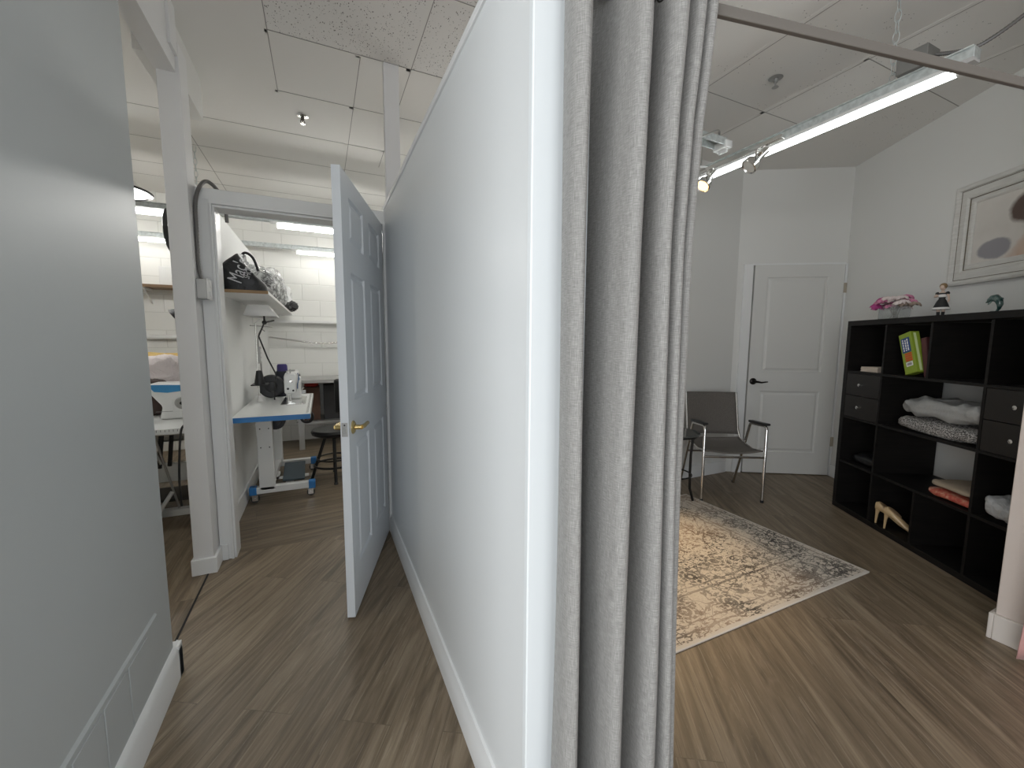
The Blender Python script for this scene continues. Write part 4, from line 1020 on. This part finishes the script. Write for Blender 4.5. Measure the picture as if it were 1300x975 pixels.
# stool
SL = thing('work_stool', 'black swivel stool with backrest behind the open door', 'stool', (.075,4.15,0), -.75)
obj('seat', MB().lathe([(0,.415),(.15,.415),(.185,.43),(.195,.455),(.185,.475),(.12,.485),(0,.482)], n=36), mat('black_vinyl', (.014,.014,.014), .45), SL)
obj('backrest', MB().box(-.16,.14,.19,.24,.58,.92), bpy.data.materials['black_vinyl'], SL, bevel=.025)
obj('back_bar', MB().tube(spline([(0,.05,.41),(0,.20,.42),(0,.255,.50),(0,.25,.70)], 6), .013, 8), M_blackmet, SL)
for k in range(4):
    a = .75 + k*PI/2; c_, s_ = math.cos(a), math.sin(a)
    obj('leg', MB().tube([(c_*.07,s_*.07,.415),(c_*.20,s_*.20,.015)], .014, 10), M_blackmet, SL)
    obj('foot_pad', MB().cyl((c_*.205,s_*.205,0),(c_*.203,s_*.203,.018),.018,12), M_rubber, SL)
obj('foot_ring', MB().tube([(.175*math.cos(k*PI/18), .175*math.sin(k*PI/18), .14) for k in range(36)], .010, 8, closed=True), M_blackmet, SL)
obj('foot_ring', MB().tube([(.15*math.cos(k*PI/18), .15*math.sin(k*PI/18), .20) for k in range(36)], .008, 8, closed=True), M_blackmet, SL)

# ------------------------------------------------------------------ left work area seen through the gap
LT = thing('sewing_table', 'long white topped work table with metal frame seen through the left gap', 'table', (-1.02,3.75,0))
obj('tabletop', B(-.42,.30,-.72,.70,.735,.77), M_whitemet, LT, bevel=.004)
obj('under_rail', B(-.36,.24,-.55,.45,.70,.735), M_steel, LT)
tm = MB()
for k in range(34): tm.box(-.40+k*.02,-.398+k*.02,-.7206,-.72,.752,.765)
obj('ruler_marks', tm, M_black, LT)
for yy in (-.03,.42):
    obj('foot_beam', B(-.38,.24,yy-.03,yy+.03,.0,.05), M_whitemet, LT, bevel=.004)
    obj('pedestal', B(.16,.22,yy-.03,yy+.03,.05,.70), M_whitemet, LT, bevel=.004)
obj('black_brace', MB().tube([(-.05,-.02,.70),(-.09,-.01,.36)], .016, 8).tube([(.0,.02,.70),(-.04,.03,.36)], .014, 8), M_black, LT)
obj('drip_tray', MB().box(-.36,.16,.15,.40,.52,.535).box(-.36,.16,.15,.155,.52,.56), M_steel, LT, bevel=.002)
obj('cross_panel', B(-.38,.24,.10,.14,.22,.36), M_whitemet, LT, bevel=.003)
obj('strut', MB().cyl((-.10,-.08,.70),(.02,-.05,.06),.008,8).cyl((-.16,-.06,.69),(-.06,-.06,.40),.012,8), M_steel, LT)
obj('treadle', B(-.30,.10,-.01,.26,.10,.12, Matrix.Rotation(.05, 4, 'X')), mat('treadle_dark', (.05,.045,.04), .6), LT)
obj('side_plate', MB().box(-.22,-.06,-.16,-.14,.03,.22), mat('teal_plate', (.06,.16,.19), .5), LT, bevel=.003)
obj('plate_lever', MB().tube([(-.10,-.17,.02),(.0,-.10,.20)], .014, 8), M_whitemet, LT)
LMch = thing('sewing_machine', 'white sewing machine with a blue top band seen through the left gap', 'sewing machine', (-.90,3.48,.7705), 0)
mpoly = [(-.085,.0),(.18,.0),(.18,.238),(-.135,.238),(-.125,.17),(-.065,.085)]
obj('body', MB().prism(mpoly, -.09, .09, Matrix(((1,0,0,0),(0,0,1,0),(0,1,0,0),(0,0,0,1)))), M_swh, LMch, bevel=.014)
obj('blue_band', MB().prism([(-.132,.232),(.15,.222),(.07,.190),(-.03,.178),(-.10,.186)], -.093, -.089, Matrix(((1,0,0,0),(0,0,1,0),(0,1,0,0),(0,0,0,1)))), mat('band_blue', (.05,.27,.55), .4), LMch)
obj('dial_plate', MB().prism([(-.01,.052),(.15,.052),(.15,.155),(.06,.165),(-.01,.13)], -.094, -.089, Matrix(((1,0,0,0),(0,0,1,0),(0,1,0,0),(0,0,0,1)))), M_swh, LMch, bevel=.003)
obj('dial', MB().lathe([(0,0),(.040,0),(.040,.012),(.030,.020),(0,.020)], (.045,-.093,.108), 24, Matrix.Rotation(PI/2, 4, 'X')), M_steel, LMch)
obj('dial_centre', MB().lathe([(0,.020),(.011,.020),(.010,.026),(0,.026)], (.045,-.093,.108), 16, Matrix.Rotation(PI/2, 4, 'X')), M_black, LMch)
obj('base_seam', MB().box(-.10,.155,-.0915,-.089,.052,.055), M_wire, LMch)
obj('top_pin', MB().cyl((.03,0,.236),(.03,0,.264),.006,8).ball((.03,0,.266),.009,8), M_steel, LMch)
obj('power_cord', MB().tube(spline([(.155,-.14,.05),(.140,-.30,.020),(.135,-.44,.018),(.125,-.485,-.02),(.11,-.49,-.17),(.10,-.485,-.32),(.10,-.48,-.47)], 8), .006, 8), M_black, LMch)
M_wfab = mat('white_fabric', (.78,.71,.71), .85); t = NT(M_wfab); v = t.coord(); t.bump(t.noise(v, 9, 4, .6, .8), .8, .05)
tag(obj('fabric_heap', soft(56, 32, 8, .60, .30, .40, .045, 41., 2.8), M_wfab, loc=(-1.16,4.03,.7705)), 'pale pinkish white fabric heap on the left work table', 'fabric')
M_yfab = mat('yellow_fabric', (.68,.48,.18), .8); t = NT(M_yfab); v = t.coord(); t.bump(t.noise(v, 7, 4, .6, .8), .8, .05)
RK = tag(obj('yellow_fabric', soft(50, 28, 7, .85, .40, .46, .07, 43., 2.6), M_yfab, loc=(-1.30,4.72,.7)), 'mustard yellow fabric piled behind the white heap', 'fabric')
bk = thing('storage_bench', 'low white bench behind the left work table carrying fabric', 'bench', (-1.45,4.75,0))
obj('top', B(-.6,.6,-.25,.25,.66,.70), M_white, bk, bevel=.003)
for x in (-.55,.55): obj('leg', B(x-.03,x+.03,-.22,.22,0,.66), M_white, bk)
tag(obj('black_garment', soft(40, 24, 10, .13, .22, .46, .02, 47., 2.4), M_black, loc=(-.795,3.74,.7705)), 'black garment pile beside the left sewing machine', 'garment')
tag(obj('dark_scrap', soft(30, 20, 14, .16, .16, .25, .03, 49., 2.4), mat('dark_brown_cloth', (.05,.03,.025), .8), loc=(-1.08,3.66,.7705)), 'dark brown cloth hanging left of the blue banded machine', 'cloth')
LS = thing('wall_rail_shelf', 'brown edged shelf high on the far wall of the left area', 'shelf', (-1.9,YF,1.85))
obj('board', B(-1.2,1.15,-.28,-.001,0,.03), mat('brown_edge', (.22,.14,.08), .7), LS)
for x in (-.9,.2,1.0): obj('bracket', MB().box(x-.01,x+.01,-.25,-.001,-.02,0).prism([(-.001,-.16),(-.02,-.16),(-.24,-.02),(-.22,-.02)], x-.006, x+.006, Matrix(((0,0,1,0),(1,0,0,0),(0,1,0,0),(0,0,0,1)))), M_white, LS)
tag(obj('white_box', B(-.14,.14,-.1,.1,0,.20), M_white, bevel=.004, loc=(-1.42,YF-.14,1.8805)), 'white box on the brown edged shelf', 'box')
tag(obj('wall_pipe', MB().cyl((-3.5,YF-.035,1.32),(-.70,YF-.035,1.32),.028,14), M_whitemet), 'white horizontal pipe along the far wall of the left area', 'pipe')
BL = thing('black_task_lamp', 'black cone head task lamp peeking out beside the column', 'lamp', (-1.03,4.29,.7705))
obj('shade', xf(MB().lathe([(.018,.0),(.03,.03),(.075,.14),(.072,.14),(.026,.03),(.01,.006)], n=24), Matrix.Translation((.06,0,.79)) @ Matrix.Rotation(-2.2, 4, 'Y')), M_black, BL)
obj('arm', MB().tube([(.10,0,.82),(.22,.02,.74),(.14,.05,.45),(.15,.05,.0)], .010, 8), M_black, BL)
obj('base', MB().lathe([(0,0),(.08,0),(.08,.02),(0,.03)], (.15,.05,0), 20), M_black, BL)
tag(obj('hanging_hat', xf(MB().lathe([(0,.02),(.11,.02),(.15,.0),(.16,.006),(.12,.04),(.10,.09),(0,.11)], n=30), Matrix.Rotation(PI/2, 4, 'Y')), M_black, loc=(-.985,3.9,2.09)), 'black rounded hat shape hanging behind the column edge', 'hat')

# ------------------------------------------------------------------ light
def area(name, loc, target, sx, sy, e, col):
    l = bpy.data.lights.new(name, 'AREA'); l.shape = 'RECTANGLE'; l.size = sx; l.size_y = sy; l.energy = e; l.color = col
    o = bpy.data.objects.new(name, l); COL.objects.link(o); o.location = loc
    o.rotation_euler = (Vector(target)-Vector(loc)).to_track_quat('-Z','Y').to_euler(); return o
area('shop_window_daylight', (-2.5,-1.35,1.35), (.4,1.3,.9), 2.8, 2.2, 118, (.945,.975,1.0))
area('added_rear_daylight', (.1,-2.9,1.3), (.1,2,1.1), 1.6, 2.1, 36, (.945,.975,1.0))  # second area lamp, added behind the camera to brighten the open door
wd = bpy.data.worlds.new('world'); S.world = wd; wd.use_nodes = True
bgn = wd.node_tree.nodes['Background']; bgn.inputs['Color'].default_value = (.82,.90,1,1); bgn.inputs['Strength'].default_value = .28

S.view_settings.view_transform = 'Standard'; S.view_settings.look = 'None'; S.view_settings.gamma = 1; S.view_settings.use_curve_mapping = False
S.view_settings.exposure = 0
S.cycles.use_denoising = True; S.cycles.max_bounces = 8; S.cycles.diffuse_bounces = 5; S.cycles.transparent_max_bounces = 12
S.cycles.sample_clamp_indirect = 6
